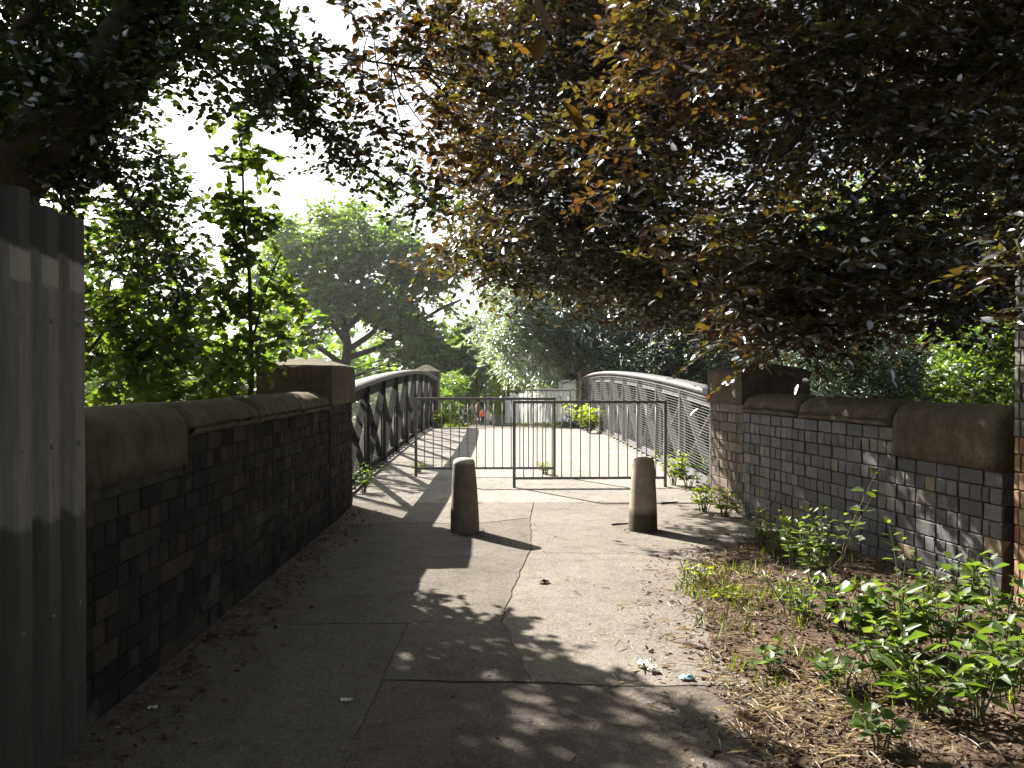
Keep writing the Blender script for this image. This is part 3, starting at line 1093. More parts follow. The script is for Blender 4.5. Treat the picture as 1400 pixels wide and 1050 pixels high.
def twig_mesh(name, tw, r, mat, parent, off):
    m = len(tw)
    d = nrm(tw[:, 2] - tw[:, 0])
    a = nrm(np.cross(d, np.array([.3, .2, .9])))
    b = np.cross(d, a)
    V = np.zeros((m, 3, 3, 3))
    for i, rr in enumerate((r, r * .75, r * .3)):
        for k in range(3):
            an = 2 * math.pi * k / 3
            V[:, i, k] = tw[:, i] + (a * math.cos(an) + b * math.sin(an)) * rr
    f = [(i * 3 + k, i * 3 + (k + 1) % 3, i * 3 + 3 + (k + 1) % 3, i * 3 + 3 + k) for i in range(2) for k in range(3)]
    F = (np.arange(m)[:, None, None] * 9 + np.array(f)[None]).reshape(-1, 4)
    return tag(link(name, np_mesh(name, V.reshape(-1, 3) - off, F, mat), parent), kind='stuff')


def inside(poly, x, y):
    c = False
    j = len(poly) - 1
    for i in range(len(poly)):
        xi, yi = poly[i]
        xj, yj = poly[j]
        if (yi > y) != (yj > y) and x < (xj - xi) * (y - yi) / (yj - yi) + xi: c = not c
        j = i
    return c


def scatter(rng, poly, n, d0, d1, gap=0.0, minsep=0):
    """n points of the place inside a region of the view between two depths"""
    xs_ = [p[0] for p in poly]
    ys_ = [p[1] for p in poly]
    out, pix = [], []
    tries = 0
    while len(out) < n and tries < n * 60:
        tries += 1
        x, y = rng.uniform(min(xs_), max(xs_)), rng.uniform(min(ys_), max(ys_))
        if not inside(poly, x, y): continue
        if gap and noise.noise(Vector((x / 60, y / 60, gap))) > .25: continue
        if minsep and any((x - a) ** 2 + (y - b) ** 2 < minsep ** 2 for a, b in pix[-400:]): continue
        pix.append((x, y))
        if callable(d0):
            a_, b_ = d0(x, y)
            out.append(U(x, y, rng.uniform(a_, b_)))
            continue
        out.append(U(x, y, rng.uniform(d0, d1)))
    return np.array([tuple(p) for p in out])


def limb(pts, r0, r1, n=8, wob=.12, sub=5, seed=0, jit=.0):
    """a smooth tapering limb through points"""
    P = [Vector(p) for p in pts]
    out = []
    for i in range(len(P) - 1):
        p0, p1, p2, p3 = P[max(i - 1, 0)], P[i], P[i + 1], P[min(i + 2, len(P) - 1)]
        for k in range(sub):
            t = k / sub
            q = .5 * ((2 * p1) + (-p0 + p2) * t + (2 * p0 - 5 * p1 + 4 * p2 - p3) * t * t + (-p0 + 3 * p1 - 3 * p2 + p3) * t ** 3)
            out.append(q + noise.noise_vector(q * 1.7 + Vector((seed, 0, 0))) * jit)
    out.append(P[-1])
    m = len(out)
    rad = [r0 + (r1 - r0) * (i / (m - 1)) ** .8 for i in range(m)]
    return MB().tube(out, rad, n, True, wob), out


def branches_to(parent, C, skel, r, mat, name='branch', every=1, minlen=.2, single=True):
    """thin branches from the nearest (lower) skeleton point to each clump centre, joined as one mesh"""
    mb = MB()
    sk = [Vector(p) for p in skel]
    for i, c in enumerate(C):
        if i % every: continue
        c = Vector(c)
        best = min(sk, key=lambda p: (p - c).length + (0.6 * max(0, p.z - c.z)))
        L = (best - c).length
        if L < minlen: continue
        mid = best.lerp(c, .5) + Vector((0, 0, .10 * L)) + noise.noise_vector(c * 1.3) * .12 * L
        q1 = best.lerp(mid, .55) + noise.noise_vector(c * 2.1) * .05 * L
        q2 = mid.lerp(c, .5) + noise.noise_vector(c * 2.7) * .05 * L
        k = r * (.5 + .22 * L) if r < 1 else r
        mb.tube([best, q1, mid, q2, c], [k, k * .8, k * .62, k * .45, k * .25], 5, False)
    if mb.v:
        return tag(mb.build(name, mat, parent, True), kind='stuff')


def single_leaves(parent, P, A, N, S, shape, mat, count, off):
    """the leaves that show largest as objects sharing meshes; returns the mask of the others"""
    x = P[:, 0] / P[:, 1] * PX + 675
    y = 515 - (P[:, 2] - EYE) / P[:, 1] * PX
    vis = (x > 5) & (x < 1395) & (y > 5) & (y < 1045) & (P[:, 1] > .5)
    score = np.where(vis, S / P[:, 1], 0)
    idx = np.argsort(-score)[:count]
    idx = idx[score[idx] > 0]
    rng = random.Random(5)
    datas = []
    for k in range(3):
        T = LEAF[shape].copy()
        T[:, 2] += np.array([0, .02, -.03, -.10, .03, -.01]) * (k - 1)
        me = bpy.data.meshes.new('leaf')
        me.from_pydata([tuple(v) for v in T], [], [tuple(f) for f in LF])
        me.polygons.foreach_set('use_smooth', [True, True])
        me.materials.append(mat)
        datas.append(me)
    B = nrm(np.cross(N, A))
    N2 = np.cross(A, B)
    for i in idx:
        o = link('leaf', rng.choice(datas), parent)
        s = S[i]
        o.matrix_basis = Matrix(((A[i, 0] * s, B[i, 0] * s, N2[i, 0] * s, P[i, 0] - off[0]), (A[i, 1] * s, B[i, 1] * s, N2[i, 1] * s, P[i, 1] - off[1]), (A[i, 2] * s, B[i, 2] * s, N2[i, 2] * s, P[i, 2] - off[2]), (0, 0, 0, 1)))
    mask = np.ones(len(P), bool)
    mask[idx] = False
    return mask


def crown(parent, parts, mat, shape, single=0, name='crown', twig_r=.004, twig_mat=None, single_mat=None):
    off = np.array(wloc(parent))
    P, A, N, S = (np.concatenate([p[i] for p in parts]) for i in range(4))
    if single:
        k = single_leaves(parent, P, A, N, S, shape, mat, single, off)
        P, A, N, S = P[k], A[k], N[k], S[k]
    me = leaves_mesh(name, P - off, A, N, S, shape, mat)
    tag(link(name, me, parent), kind='stuff')
    if twig_r:
        twig_mesh('twigs', np.concatenate([p[4] for p in parts]), twig_r, twig_mat or M['twig'], parent, off)


# ---- copper beech overhead on the right
rng = np.random.default_rng(11)
be = thing('copper_beech', (10.2, 8.6, 0), 'large dark copper beech whose low purple-brown boughs overhang the right wall', 'tree')
tr_mb, tr_pts = limb([(10.2, 8.6, -.2), (10.1, 8.6, 1.5), (10.0, 8.5, 3.5), (10.1, 8.4, 6), (10.0, 8.6, 9), (9.8, 8.7, 12)], .48, .16, 14)
tr_mb.build('trunk', M['bark_grey'], be, True)
SK = list(tr_pts[8:])
for pts, r0, r1 in (
        ([(10.0, 8.5, 3.6), U(1500, 150, 8.3), U(1400, 108, 8.1), U(1290, 92, 8.0), U(1190, 68, 7.9), U(1080, 92, 8.3), U(960, 152, 9.2), U(830, 205, 10.2), U(700, 250, 11.0)], .17, .012),
        ([U(1190, 66, 7.9), U(1160, 30, 7.7), U(1120, -20, 7.5), U(1040, -90, 7.2), U(900, -150, 7)], .075, .02),
        ([U(1180, 100, 7.9), U(1120, 150, 7.6), U(1080, 205, 7.4), U(1025, 255, 7.4), U(960, 330, 8.2)], .05, .01),
        ([(10.0, 8.5, 5.0), U(1480, -60, 8.5), U(1350, -130, 8.2), U(1150, -180, 7.8), U(900, -170, 7.3), U(700, -60, 6.8), U(600, 30, 6.5)], .16, .02),
        ([(10.1, 8.5, 3.0), U(1500, 330, 9.0), U(1400, 300, 9.2), U(1280, 310, 9.4), U(1150, 330, 9.4), U(1020, 390, 9.2)], .10, .015),
        ([U(960, 152, 9.2), U(850, 150, 8.6), U(740, 150, 7.4), U(650, 110, 6.2), U(560, 95, 5.6), U(470, 82, 5.4)], .032, .005),
        ([U(1080, 92, 8.3), U(900, 60, 8.0), U(760, 20, 7.0)], .045, .01),
        ([U(1290, 92, 8.0), U(1260, 180, 8.3), U(1180, 260, 8.8), U(1100, 380, 9.0)], .05, .01),
        ([U(1500, 330, 9.0), U(1540, 290, 6.5), U(1460, 330, 4.9), U(1385, 380, 4.45)], .03, .006),
        ([U(950, 150, 12.5), U(840, 240, 12.1), U(740, 310, 11.8), U(640, 345, 11.4)], .035, .006),
        ([U(1150, 50, 12.5), U(950, 40, 11.8), U(800, 80, 11.4), U(700, 150, 11.2), U(630, 240, 11.2)], .05, .006),
        ([(10.0, 8.5, 4.0), U(1600, 60, 11), U(1400, 0, 12), U(1150, 50, 12.5), U(950, 150, 12.5), U(800, 280, 12)], .14, .02)):
    mb, pp = limb(pts, r0, r1, 8, .15, 5, 3, .05)
    mb.build('limb', M['bark'], be, True)
    SK += pp
ZA = [(440, 50), (500, 60), (560, 20), (640, -20), (690, 150), (650, 300), (600, 290), (540, 240), (480, 150)]
ZA2 = [(470, -60), (640, -60), (640, 10), (560, 40), (480, 10)]
ZB = [(600, -260), (620, 0), (620, 110), (640, 260), (610, 300), (600, 370), (680, 385), (780, 395), (860, 425), (930, 465), (1000, 470), (1100, 455), (1200, 465), (1290, 430), (1420, 400), (1650, 420), (1650, -300)]
ZL = [(575, 355), (690, 378), (790, 388), (880, 425), (985, 462), (1090, 445), (1090, 405), (900, 370), (760, 340), (620, 330)]
ZM = [(610, 60), (760, -40), (900, -60), (910, 400), (780, 385), (680, 375), (615, 350), (640, 260)]
parts = []
ZC = [(700, -300), (760, 0), (800, 120), (800, 330), (860, 400), (1000, 440), (1200, 440), (1420, 380), (1650, 400), (1650, -300)]
def bd(x, y):
    p = (x - 790) / 260 if y < 340 or x > 1010 else 0
    return (6.6, 8.6) if rng.random() < p else (10.0, 12.4)


for poly, n, d0, d1, rad, tw, nl, gap, lsz in ((ZA, 34, 5.0, 6.0, (.2, .34), 8, 7, 0, .08), (ZA2, 6, 5.2, 6.0, (.2, .33), 8, 8, 0, .08), (ZB, 360, bd, 0, (.38, .62), 20, 10, 0, .1), (ZB, 130, 11, 13, (.5, .85), 19, 11, 0, .12), (ZM, 130, 9.6, 12.6, (.4, .65), 20, 10, 0, .1), (ZC, 260, 9.2, 13.5, (.5, .9), 22, 11, 0, .12),
                                               (ZL, 64, bd, 0, (.27, .45), 14, 9, 0, .095), ([(1340, 330), (1430, 330), (1430, 425), (1370, 425)], 5, 4.3, 4.6, (.18, .26), 10, 8, 0, .08)):
    C = scatter(rng, poly, n, d0, d1, gap, 14)
    Rr = rng.uniform(*rad, len(C))
    parts.append(sprays(rng, C, Rr, tw, nl, lsz, .42, .25, .6))
    if d0 != 4.3: branches_to(be, C, SK, .009, M['bark'], 'branches', 1 if lsz < .095 else 3)
# unseen boughs added above and behind the camera to cut the skylight
C = np.stack([rng.uniform(-1.8, 12, 190), rng.uniform(-9, 5, 190), rng.uniform(4.6, 8, 190)], 1)
C = C[C[:, 2] > 2.6 + .5 * C[:, 1]]
parts.append(sprays(rng, C, rng.uniform(.9, 1.5, len(C)), 14, 9, .22, .42, .25, .6))
mb, SK2 = limb([(10.0, 8.5, 6), (7.5, 4.5, 7.2), (4, 1.5, 7), (1.5, -2.5, 7)], .16, .04, 8, .12, 6, 2, .05)
mb.build('limb', M['bark'], be, True)
branches_to(be, C, SK2, .012, M['bark'], 'branches', 2)
crown(be, parts, M['beech_leaf'], 'ovate', 290, twig_r=.0035)

# ---- ivy-clad tree leaning in from the left
rng = np.random.default_rng(12)
lt = thing('leaning_tree', (-5.9, 6.5, 0), 'dark ivy-clad tree leaning behind the corrugated hoarding, its boughs filling the top left', 'tree')
mb, LP = limb([(-5.9, 6.5, -.3), U(-190, 460, 6.6), U(20, 250, 6.7), U(90, 165, 6.8), U(165, 90, 6.9), U(225, 0, 7), U(280, -110, 7.1), U(330, -240, 7.3)], .36, .17, 14, .2)
mb.build('trunk', M['bark'], lt, True)
SK = LP[6:]
for pts, r0, r1 in (
        ([U(60, 200, 6.7), U(40, 110, 6.6), U(-20, 95, 6.4), U(-120, 60, 6.2)], .05, .03),
        ([U(60, 140, 6.8), U(30, 60, 7.0), U(55, 20, 7.1), U(-60, -60, 7.2)], .05, .03),
        ([U(30, 200, 6.7), U(-30, 150, 6.6), U(-150, 120, 6.5)], .045, .02),
        ([U(215, 20, 7), U(260, 40, 6.8), U(330, 55, 6.5), U(390, 110, 6.2), U(440, 170, 6.0), U(500, 230, 5.9), U(590, 280, 5.8)], .05, .004),
        ([U(245, -30, 7), U(300, -40, 6.8), U(340, 0, 6.5), U(390, 70, 6.3)], .045, .008),
        ([U(240, 30, 6.9), U(290, 90, 6.7), U(350, 140, 6.4), U(380, 170, 6.3)], .02, .005),
        ([U(100, 160, 6.8), U(150, 230, 7.6), U(190, 290, 8), U(230, 330, 8.3)], .05, .012),
        ([U(225, 0, 7), U(180, -80, 7.6), U(60, -150, 8.2)], .08, .03),
        ([U(300, -160, 7.2), U(250, -220, 7.6), U(180, -260, 8.2)], .07, .02)):
    mb, pp = limb(pts, r0, r1, 8, .15, 5, 5, .04)
    mb.build('limb', M['bark'], lt, True)
    SK += pp
Z1 = [(-150, -330), (240, -330), (300, -100), (360, 0), (385, 50), (430, 95), (450, 190), (425, 205), (380, 170), (330, 130), (270, 140), (215, 130), (205, 215), (150, 250), (110, 270), (-150, 240)]
Z1b = [(-150, -420), (160, -420), (190, -60), (185, 30), (165, 100), (125, 215), (-150, 220)]
Z1c = [(360, 60), (420, 80), (470, 160), (520, 215), (600, 260), (620, 300), (560, 285), (480, 245), (420, 205), (370, 140)]
Z1d = [(125, 215), (200, 200), (260, 250), (310, 330), (295, 400), (255, 400), (180, 420), (118, 420)]
parts = []
def ld(x, y):
    return (5.6, 6.6) if x > 310 else (6.2, 7.6) if x > 235 else (7.2, 9.2)


for poly, n, d0, d1, rad, tw, nl, sz in ((Z1, 150, ld, 0, (.28, .5), 18, 12, .06), (Z1b, 110, 7.5, 9.3, (.45, .75), 20, 12, .09), (Z1c, 30, 5.5, 6.2, (.16, .28), 11, 9, .04), (Z1d, 26, 7.4, 9.0, (.3, .5), 14, 9, .07)):
    C = scatter(rng, poly, n, d0, d1, 0, 12)
    Rr = rng.uniform(*rad, len(C))
    parts.append(sprays(rng, C, Rr, tw, nl, sz, .5, .2, .65))
    branches_to(lt, C, SK, .012, M['bark'], 'branches', 1)
C = np.stack([rng.uniform(-12, -1.0, 190), rng.uniform(-9, 5.5, 190), rng.uniform(3.6, 8, 190)], 1)  # unseen clumps added overhead and behind the camera to darken the foreground
C = C[(C[:, 2] > 2.9 + .5 * C[:, 1]) & (C[:, 0] < -1.5)]
parts.append(sprays(rng, C, rng.uniform(.9, 1.5, len(C)), 14, 9, .22, .5, .2, .6))
mb, SK2 = limb([LP[2], (-5.2, 4.2, 4.6), (-4.2, 1.5, 5.6), (-3.8, -3.5, 6.2)], .16, .04, 8, .12, 6, 2, .05)
mb.build('limb', M['bark'], lt, True)
branches_to(lt, C, SK2, .012, M['bark'], 'branches', 2)
crown(lt, parts, M['dark_leaf'], 'round', 0, twig_r=.0035)
# ivy on the stem
C = np.array([tuple(p) for p in LP[3:28]])
C = np.repeat(C, 3, 0) + rng.normal(size=(len(C) * 3, 3)) * .2
iv = sprays(rng, C, np.full(len(C), .28), 14, 7, .075, 1, .3, .9)
tag(link('ivy', leaves_mesh('ivy', iv[0] - np.array(wloc(lt)), *iv[1:4], 'lobed', M['ivy_leaf']), lt), kind='stuff')

# ---- young broad-leaved growth behind the left wall
rng = np.random.default_rng(13)


def clump_tree(name, base, label, polys, mat, shape, stem_pts, r0, r1, size, single=0, cat='tree', barkm='bark', twig=.0035, every=1, flat=.6, droop=.2, tilt=.7, brr=.012, single_limb=True, stem_name='trunk'):
    t = thing(name, base, label, cat)
    sk = []
    for k, sp in enumerate(stem_pts):
        mb_, pp_ = limb(sp, r0 * (1 if k == 0 else .5), r1, 8, .12, 5, k, .03)
        mb_.build(stem_name if k == 0 else 'limb', M[barkm], t, True)
        sk += pp_[2:]
    prs = []
    for poly, n, d0, d1, rad, tw, nl in polys:
        C = scatter(rng, poly, n, d0, d1)
        if len(C) == 0: continue
        Rr = rng.uniform(*rad, len(C))
        prs.append(sprays(rng, C, Rr, tw, nl, size, flat, droop, tilt))
        if brr: branches_to(t, C, sk, brr, M[barkm], 'branches', every)
    crown(t, prs, mat, shape, single, twig_r=twig)
    return t


clump_tree('sycamore_sapling', (-4.6, 9.6, -.1), 'bushy green sycamore saplings behind the left wall beside the hoarding',
           [([(118, 300), (200, 290), (280, 380), (300, 470), (335, 500), (335, 560), (118, 575)], 62, 8.2, 10.8, (.28, .48), 11, 7)], M['lime_leaf'], 'lobed',
           [[(-4.6, 9.6, -.3), U(170, 520, 9.6), U(150, 440, 9.6), U(170, 330, 9.7)], [U(165, 520, 9.6), U(230, 430, 9.8), U(280, 390, 10)], [U(130, 480, 9), U(180, 430, 9), U(250, 400, 9.3)]], .035, .008, .115, 100)
clump_tree('young_poplar', (-2.45, 7.45, -.1), 'slender sapling with bright translucent leaves and thin stem, left of the pale pier cap',
           [([(325, 150), (345, 150), (365, 240), (375, 330), (400, 420), (395, 505), (305, 530), (310, 400), (315, 280)], 32, 7.2, 7.7, (.16, .27), 8, 7)], M['lime_leaf'], 'round',
           [[(-2.45, 7.45, -.2), U(346, 520, 7.45), U(342, 400, 7.45), U(338, 300, 7.45), U(334, 220, 7.4), U(330, 160, 7.4)], [U(345, 470, 7.45), U(365, 400, 7.45), U(385, 350, 7.4)]], .03, .005, .085, 100, flat=1.0, droop=.4, twig=.0025, brr=.008)
clump_tree('hazel_bush', (-6.2, 14.5, -2.5), 'loose green bush filling the gap behind the left wall, darker than the sapling before it',
           [([(118, 420), (330, 430), (390, 400), (420, 470), (360, 520), (350, 580), (118, 600)], 58, 13.5, 17.5, (.5, .8), 12, 8)], M['sycamore_leaf'], 'round',
           [[(-6.2, 14.5, -2.8), U(250, 560, 15), U(240, 470, 15)], [U(250, 560, 15), U(330, 500, 15), U(380, 440, 15)]], .07, .015, .12, 0)

# ---- big spreading tree beyond the bridge on the left
rng = np.random.default_rng(14)
b0 = U(470, 540, 54.0)
SY = [[(b0.x, 54, zg(54) - .3), U(472, 520, 54.0), U(476, 470, 54.0), U(470, 430, 54.0), U(490, 370, 54.0), U(500, 320, 54.0)], [U(474, 480, 54.0), U(510, 455, 53.2), U(540, 415, 52.5), U(570, 370, 51.8)], [U(476, 470, 54.0), U(440, 420, 54.7), U(410, 370, 54.7)], [U(474, 490, 54.0), U(530, 470, 55.4), U(590, 430, 56.1), U(630, 410, 56.8)],
      [U(475, 450, 54.0), U(520, 400, 55.4), U(545, 350, 55.4)], [U(472, 500, 54.0), U(430, 470, 52.5), U(395, 440, 51.8)]]
clump_tree('spreading_sycamore', (b0.x, 54, zg(54)), 'broad spreading green tree with forked grey limbs beyond the bridge on the left',
           [([(360, 330), (400, 300), (440, 305), (465, 288), (500, 300), (530, 300), (560, 330), (600, 345), (620, 370), (600, 400), (560, 390), (500, 380), (430, 400), (380, 420), (350, 400)], 112, 50, 59, (.9, 1.7), 24, 13),
            ([(360, 400), (430, 390), (600, 400), (650, 440), (655, 490), (640, 530), (590, 500), (560, 450), (480, 430), (420, 460), (400, 500), (370, 490)], 84, 49, 59, (.9, 1.6), 24, 13),
            ([(540, 470), (650, 480), (655, 530), (600, 535), (540, 510)], 40, 48, 56, (.9, 1.6), 22, 12)], M['sycamore_leaf'], 'lobed', SY, .48, .08, .26, 0, flat=.45, droop=.15, twig=.012, brr=.02, every=1)
clump_tree('thicket', (-17, 62, -2.5), 'dim green thicket behind the spreading tree on the far left bank',
           [([(100, 470), (380, 470), (480, 500), (585, 500), (585, 575), (100, 590)], 115, 60, 74, (1.6, 2.6), 15, 10)], M['sycamore_leaf'], 'lobed', [[(-17, 62, -3), U(330, 520, 63), U(330, 480, 63)]], .2, .08, .45, 0, twig=0, brr=.02, every=2, cat='bushes')
clump_tree('arching_shrub', (-1.9, 34, zg(34)), 'olive green arching shrub left of the far path near the walkers',
           [([(600, 520), (622, 505), (626, 525), (618, 555), (612, 568), (598, 572), (592, 550)], 30, 31, 36, (.3, .5), 14, 9)], M['sycamore_leaf'], 'narrow', [[(-1.9, 34, zg(34) - .1), U(620, 560, 34), U(625, 530, 34)]], .05, .015, .22, 0, twig=.008, cat='shrub')

# ---- right-hand background
rng = np.random.default_rng(15)
clump_tree('silver_willow', (4.4, 33, zg(33)), 'pale silvery green willow hanging over the far grey sheet fence',
           [([(655, 440), (660, 400), (700, 380), (760, 360), (830, 350), (860, 420), (850, 480), (800, 510), (760, 512), (700, 500), (680, 505), (665, 490)], 120, 30, 35, (.6, 1.1), 20, 12),
            ([(665, 430), (690, 400), (760, 380), (840, 390), (850, 470), (800, 492), (740, 498), (690, 490), (668, 470)], 62, 27.5, 29.5, (.5, .8), 18, 12),
            ([(680, 330), (900, 300), (900, 420), (700, 400)], 50, 32, 37, (.9, 1.4), 16, 11)], M['silver_leaf'], 'narrow',
           [[(4.4, 33, -1), U(800, 520, 33), U(790, 450, 33), U(770, 390, 33)], [U(798, 500, 33), U(740, 440, 32), U(700, 420, 31)]], .22, .04, .30, 0, flat=.8, droop=.75, twig=.006, brr=.018)
clump_tree('dark_yew', (7.2, 28.5, -.5), 'dense dark evergreen mass behind the right railing of the bridge',
           [([(830, 410), (880, 400), (1010, 420), (1110, 450), (1110, 590), (800, 590), (800, 530)], 190, 24.5, 29, (.7, 1.1), 18, 11)], M['yew_leaf'], 'narrow',
           [[(7.2, 28.5, -1.2), U(930, 520, 28.5), U(935, 440, 28.5)]], .2, .06, .22, 0, flat=.9, droop=.3, twig=0, brr=.02, every=3)
clump_tree('blue_green_cypress', (6.2, 14.5, -1.0), 'feathery blue-green conifer behind the middle of the right wall',
           [([(1070, 500), (1110, 440), (1180, 430), (1240, 420), (1265, 480), (1270, 560), (1090, 570)], 130, 13.2, 16.2, (.28, .5), 22, 13)], M['cypress_leaf'], 'narrow',
           [[(6.2, 14.5, -1.4), U(1160, 540, 14.5), U(1170, 470, 14.5), U(1190, 410, 14.5)]], .07, .02, .10, 0, flat=.9, droop=.2, twig=.003, brr=.012)
clump_tree('golden_shrub', (8.6, 15.5, -.2), 'sunlit yellow-green shrub behind the right end of the right wall',
           [([(1255, 470), (1300, 430), (1400, 420), (1420, 560), (1380, 575), (1340, 520), (1290, 530), (1255, 575)], 60, 15, 18.5, (.4, .7), 13, 9)], M['sycamore_leaf'], 'ovate',
           [[(8.6, 15.5, -.4), U(1300, 550, 16), U(1310, 480, 16)], [U(1300, 550, 16), U(1350, 500, 16), U(1380, 440, 16)]], .06, .015, .13, 60, twig=.004)
clump_tree('elder_bush', (6.05, 9.6, 0), 'bright-leaved bush peeping over the coping beside the brick pillar',
           [([(1300, 540), (1345, 500), (1400, 440), (1420, 560), (1330, 580)], 16, 9.4, 10.2, (.22, .35), 8, 7)], M['lime_leaf'], 'ovate',
           [[(6.05, 9.6, -.1), U(1370, 560, 9.7), U(1375, 480, 9.7)]], .02, .006, .10, 60, cat='bush')
clump_tree('far_lime_tree', (30, 52, -2), 'tall pale trees rising far behind the right wall',
           [([(1060, 300), (1300, 200), (1500, 250), (1500, 540), (1060, 540)], 110, 48, 58, (1.6, 2.6), 15, 10)], M['sycamore_leaf'], 'lobed', [[(30, 52, -3), U(1300, 540, 52), U(1300, 300, 52)]], .4, .1, .4, 0, twig=0, brr=.02, every=2)
clump_tree('yellow_bush', (.65, 44, zg(44)), 'small sunlit yellow-green bush above the far end of the pale fence',
           [([(682, 525), (700, 515), (715, 530), (712, 555), (695, 575), (684, 560)], 30, 42, 46, (.35, .6), 14, 9)], M['gold_leaf'], 'ovate', [[(.65, 44, zg(44) - .2), U(692, 560, 44), U(694, 530, 44)]], .06, .02, .22, 0, twig=0, brr=.02, cat='bush')
clump_tree('far_ash', (-4.4, 75, -3), 'hazy far tree closing the view above the walkers on the path',
           [([(590, 470), (660, 480), (720, 470), (720, 545), (670, 548), (648, 552), (590, 575)], 70, 70, 84, (1.4, 2.4), 15, 10)], M['sycamore_leaf'], 'lobed', [[(-4.4, 75, -3.4), U(630, 560, 76), U(640, 490, 76)]], .3, .1, .45, 0, twig=0, brr=.02, every=2)
# far wood closing the horizon all round
C = []
for a in np.linspace(-100, 100, 150):
    d = rng.uniform(95, 125)
    for k in range(4):
        C.append((d * math.sin(R(a)) + rng.normal() * 3, d * math.cos(R(a)) + rng.normal() * 3, -3 + rng.uniform(0, 9)))
C = np.array(C)
wv = sprays(rng, C, rng.uniform(2.5, 4.5, len(C)), 16, 9, .9, .7, .2, .8)
tag(link('far_wood', leaves_mesh('far_wood', wv[0], *wv[1:4], 'lobed', M['sycamore_leaf'])), 'far green wood closing the horizon behind everything', 'wood', kind='stuff')

# ------------------------------------------------------------------ beyond the bridge: fences, lamp posts, grass, walkers, house
sf_ = thing('sheet_fence', (1.8, 34, zg(34)), 'pale grey corrugated sheet fence running along the far path under the willow', 'fence')
a0, a1 = Vector((2.86, 27.6, 0)), Vector((.62, 40.5, 0))
uF = (a1 - a0).normalized()
LF_ = (a1 - a0).length
ns = 11
for i in range(ns):
    s0, s1 = LF_ * i / ns, LF_ * (i + 1) / ns + .03
    y = (a0 + uF * s0).y
    zb = zg(y)
    corrugated(sf_, (a0.x + .004 * (i % 2), a0.y), (uF.x, uF.y), s0, s1, zb - .25, zb + 1.55 + .08 * math.sin(i * 2.3) + (.12 if i < 2 else 0), .24, .035, M['farsheet'])
bf = thing('board_fence', (.2, 50, zg(50)), 'low greenish board fence beside the far path just right of the walkers', 'fence')
mbf = MB()
c0, c1 = Vector((.52, 42, 0)), Vector((-.15, 63, 0))
for i in range(110):
    p = c0.lerp(c1, i / 109)
    z = zg(p.y)
    mbf.obox(p + Vector((.004 * (i % 2), 0, z + .62)), (.012, 0, 0), (0, .085, 0), (0, 0, .70 + .03 * noise.noise(p * 3)))
tag(mbf.build('boards', M['greenboard'], bf), kind='stuff')


def lamp(name, x, y, d, h, r, label, foot):
    p = U(x, y, d)
    z = zg(d)
    t = thing(name, (p.x, d, z), label, 'lamp post')
    MB().lathe([(r * 1.0, foot), (r * .9, h * .5), (r * .6, h)], 12, (p.x, d, z)).build('column', M['farsheet'], t, True)
    MB().lathe([(r * 1.9, -.3), (r * 1.9, foot - .05), (r * 1.2, foot), (r, foot + .02)], 14, (p.x, d, z)).build('base', M['farsheet'], t, True)
    mb_ = MB().tube([(p.x, d, z + h), (p.x - .15, d, z + h + .2), (p.x - .6, d, z + h + .28)], r * .55, 8)
    mb_.build('arm', M['farsheet'], t, True)
    MB().obox((p.x - .85, d, z + h + .28), (.28, 0, 0), (0, .11, 0), (0, 0, .05)).build('lantern', M['farsheet'], t)


lamp('lamp_post', 727, 560, 30.6, 3.6, .05, 'grey lamp post with a thick foot standing before the pale sheet fence', 1.15)
lamp('lamp_post', 667, 540, 66, 5.2, .075, 'thin distant lamp post rising above the walkers', 1.2)

# grass banks
gb = MB()
gvv, gff = [], []
for j in range(14):
    for i in range(16):
        x, y = -3.4 + 2.3 * i / 15, 28.5 + 8 * j / 13
        k = math.sin(math.pi * i / 15) * math.sin(math.pi * j / 13)
        gvv.append((x, y, zg(y) - .1 + .36 * max(0, k) ** .8 + .05 * noise.noise(Vector((x * 2, y * 2, 0)))))
gff = [(j * 16 + i, j * 16 + i + 1, (j + 1) * 16 + i + 1, (j + 1) * 16 + i) for j in range(13) for i in range(15)]
M['turf'] = simple('turf', (.05, .075, .02), (.1, .13, .035), 4, .95, 0, .03, 20, .1)
tag(gb.add(gvv, gff).build('grass_bank', M['turf'], None, True), kind='structure')
rng = np.random.default_rng(21)


def grass_mesh(P, hgt, wid_shape='blade', mat=None):
    n = len(P)
    A = nrm(np.array([0, 0, 1.0]) + rng.normal(size=(n, 3)) * np.array([.4, .4, .1]))
    N = nrm(rng.normal(size=(n, 3)) * np.array([1, 1, .2]))
    return P, A, N, hgt * rng.uniform(.5, 1.3, n)


pts_ = []
while len(pts_) < 5200:
    if rng.random() < .55:
        i, j = rng.uniform(0, 1), rng.uniform(0, 1)
        x, y = -3.4 + 2.3 * i, 28.5 + 8 * j
        k = math.sin(math.pi * i) * math.sin(math.pi * j)
        pts_.append((x, y, zg(y) - .1 + .36 * max(0, k) ** .8 - .02))
    else:
        y = rng.uniform(26.6, 40)
        xr = np.interp(y, [26.6, 27.6, 40.5], [2.9, 2.7, .55])
        xl = np.interp(y, [26.6, 29, 31, 34, 40], [2.55, 2.2, 1.75, 1.1, .5])
        if xr <= xl: continue
        pts_.append((rng.uniform(xl, xr), y, zg(y) - .02))
gP = grass_mesh(np.array(pts_), .2)
gS = leaves_mesh('grass', gP[0], gP[1], gP[2], gP[3], 'blade', M['grass_leaf'])
tag(link('grass', gS), 'sunlit yellow-green grass on the verges beyond the bridge', 'grass', kind='stuff')


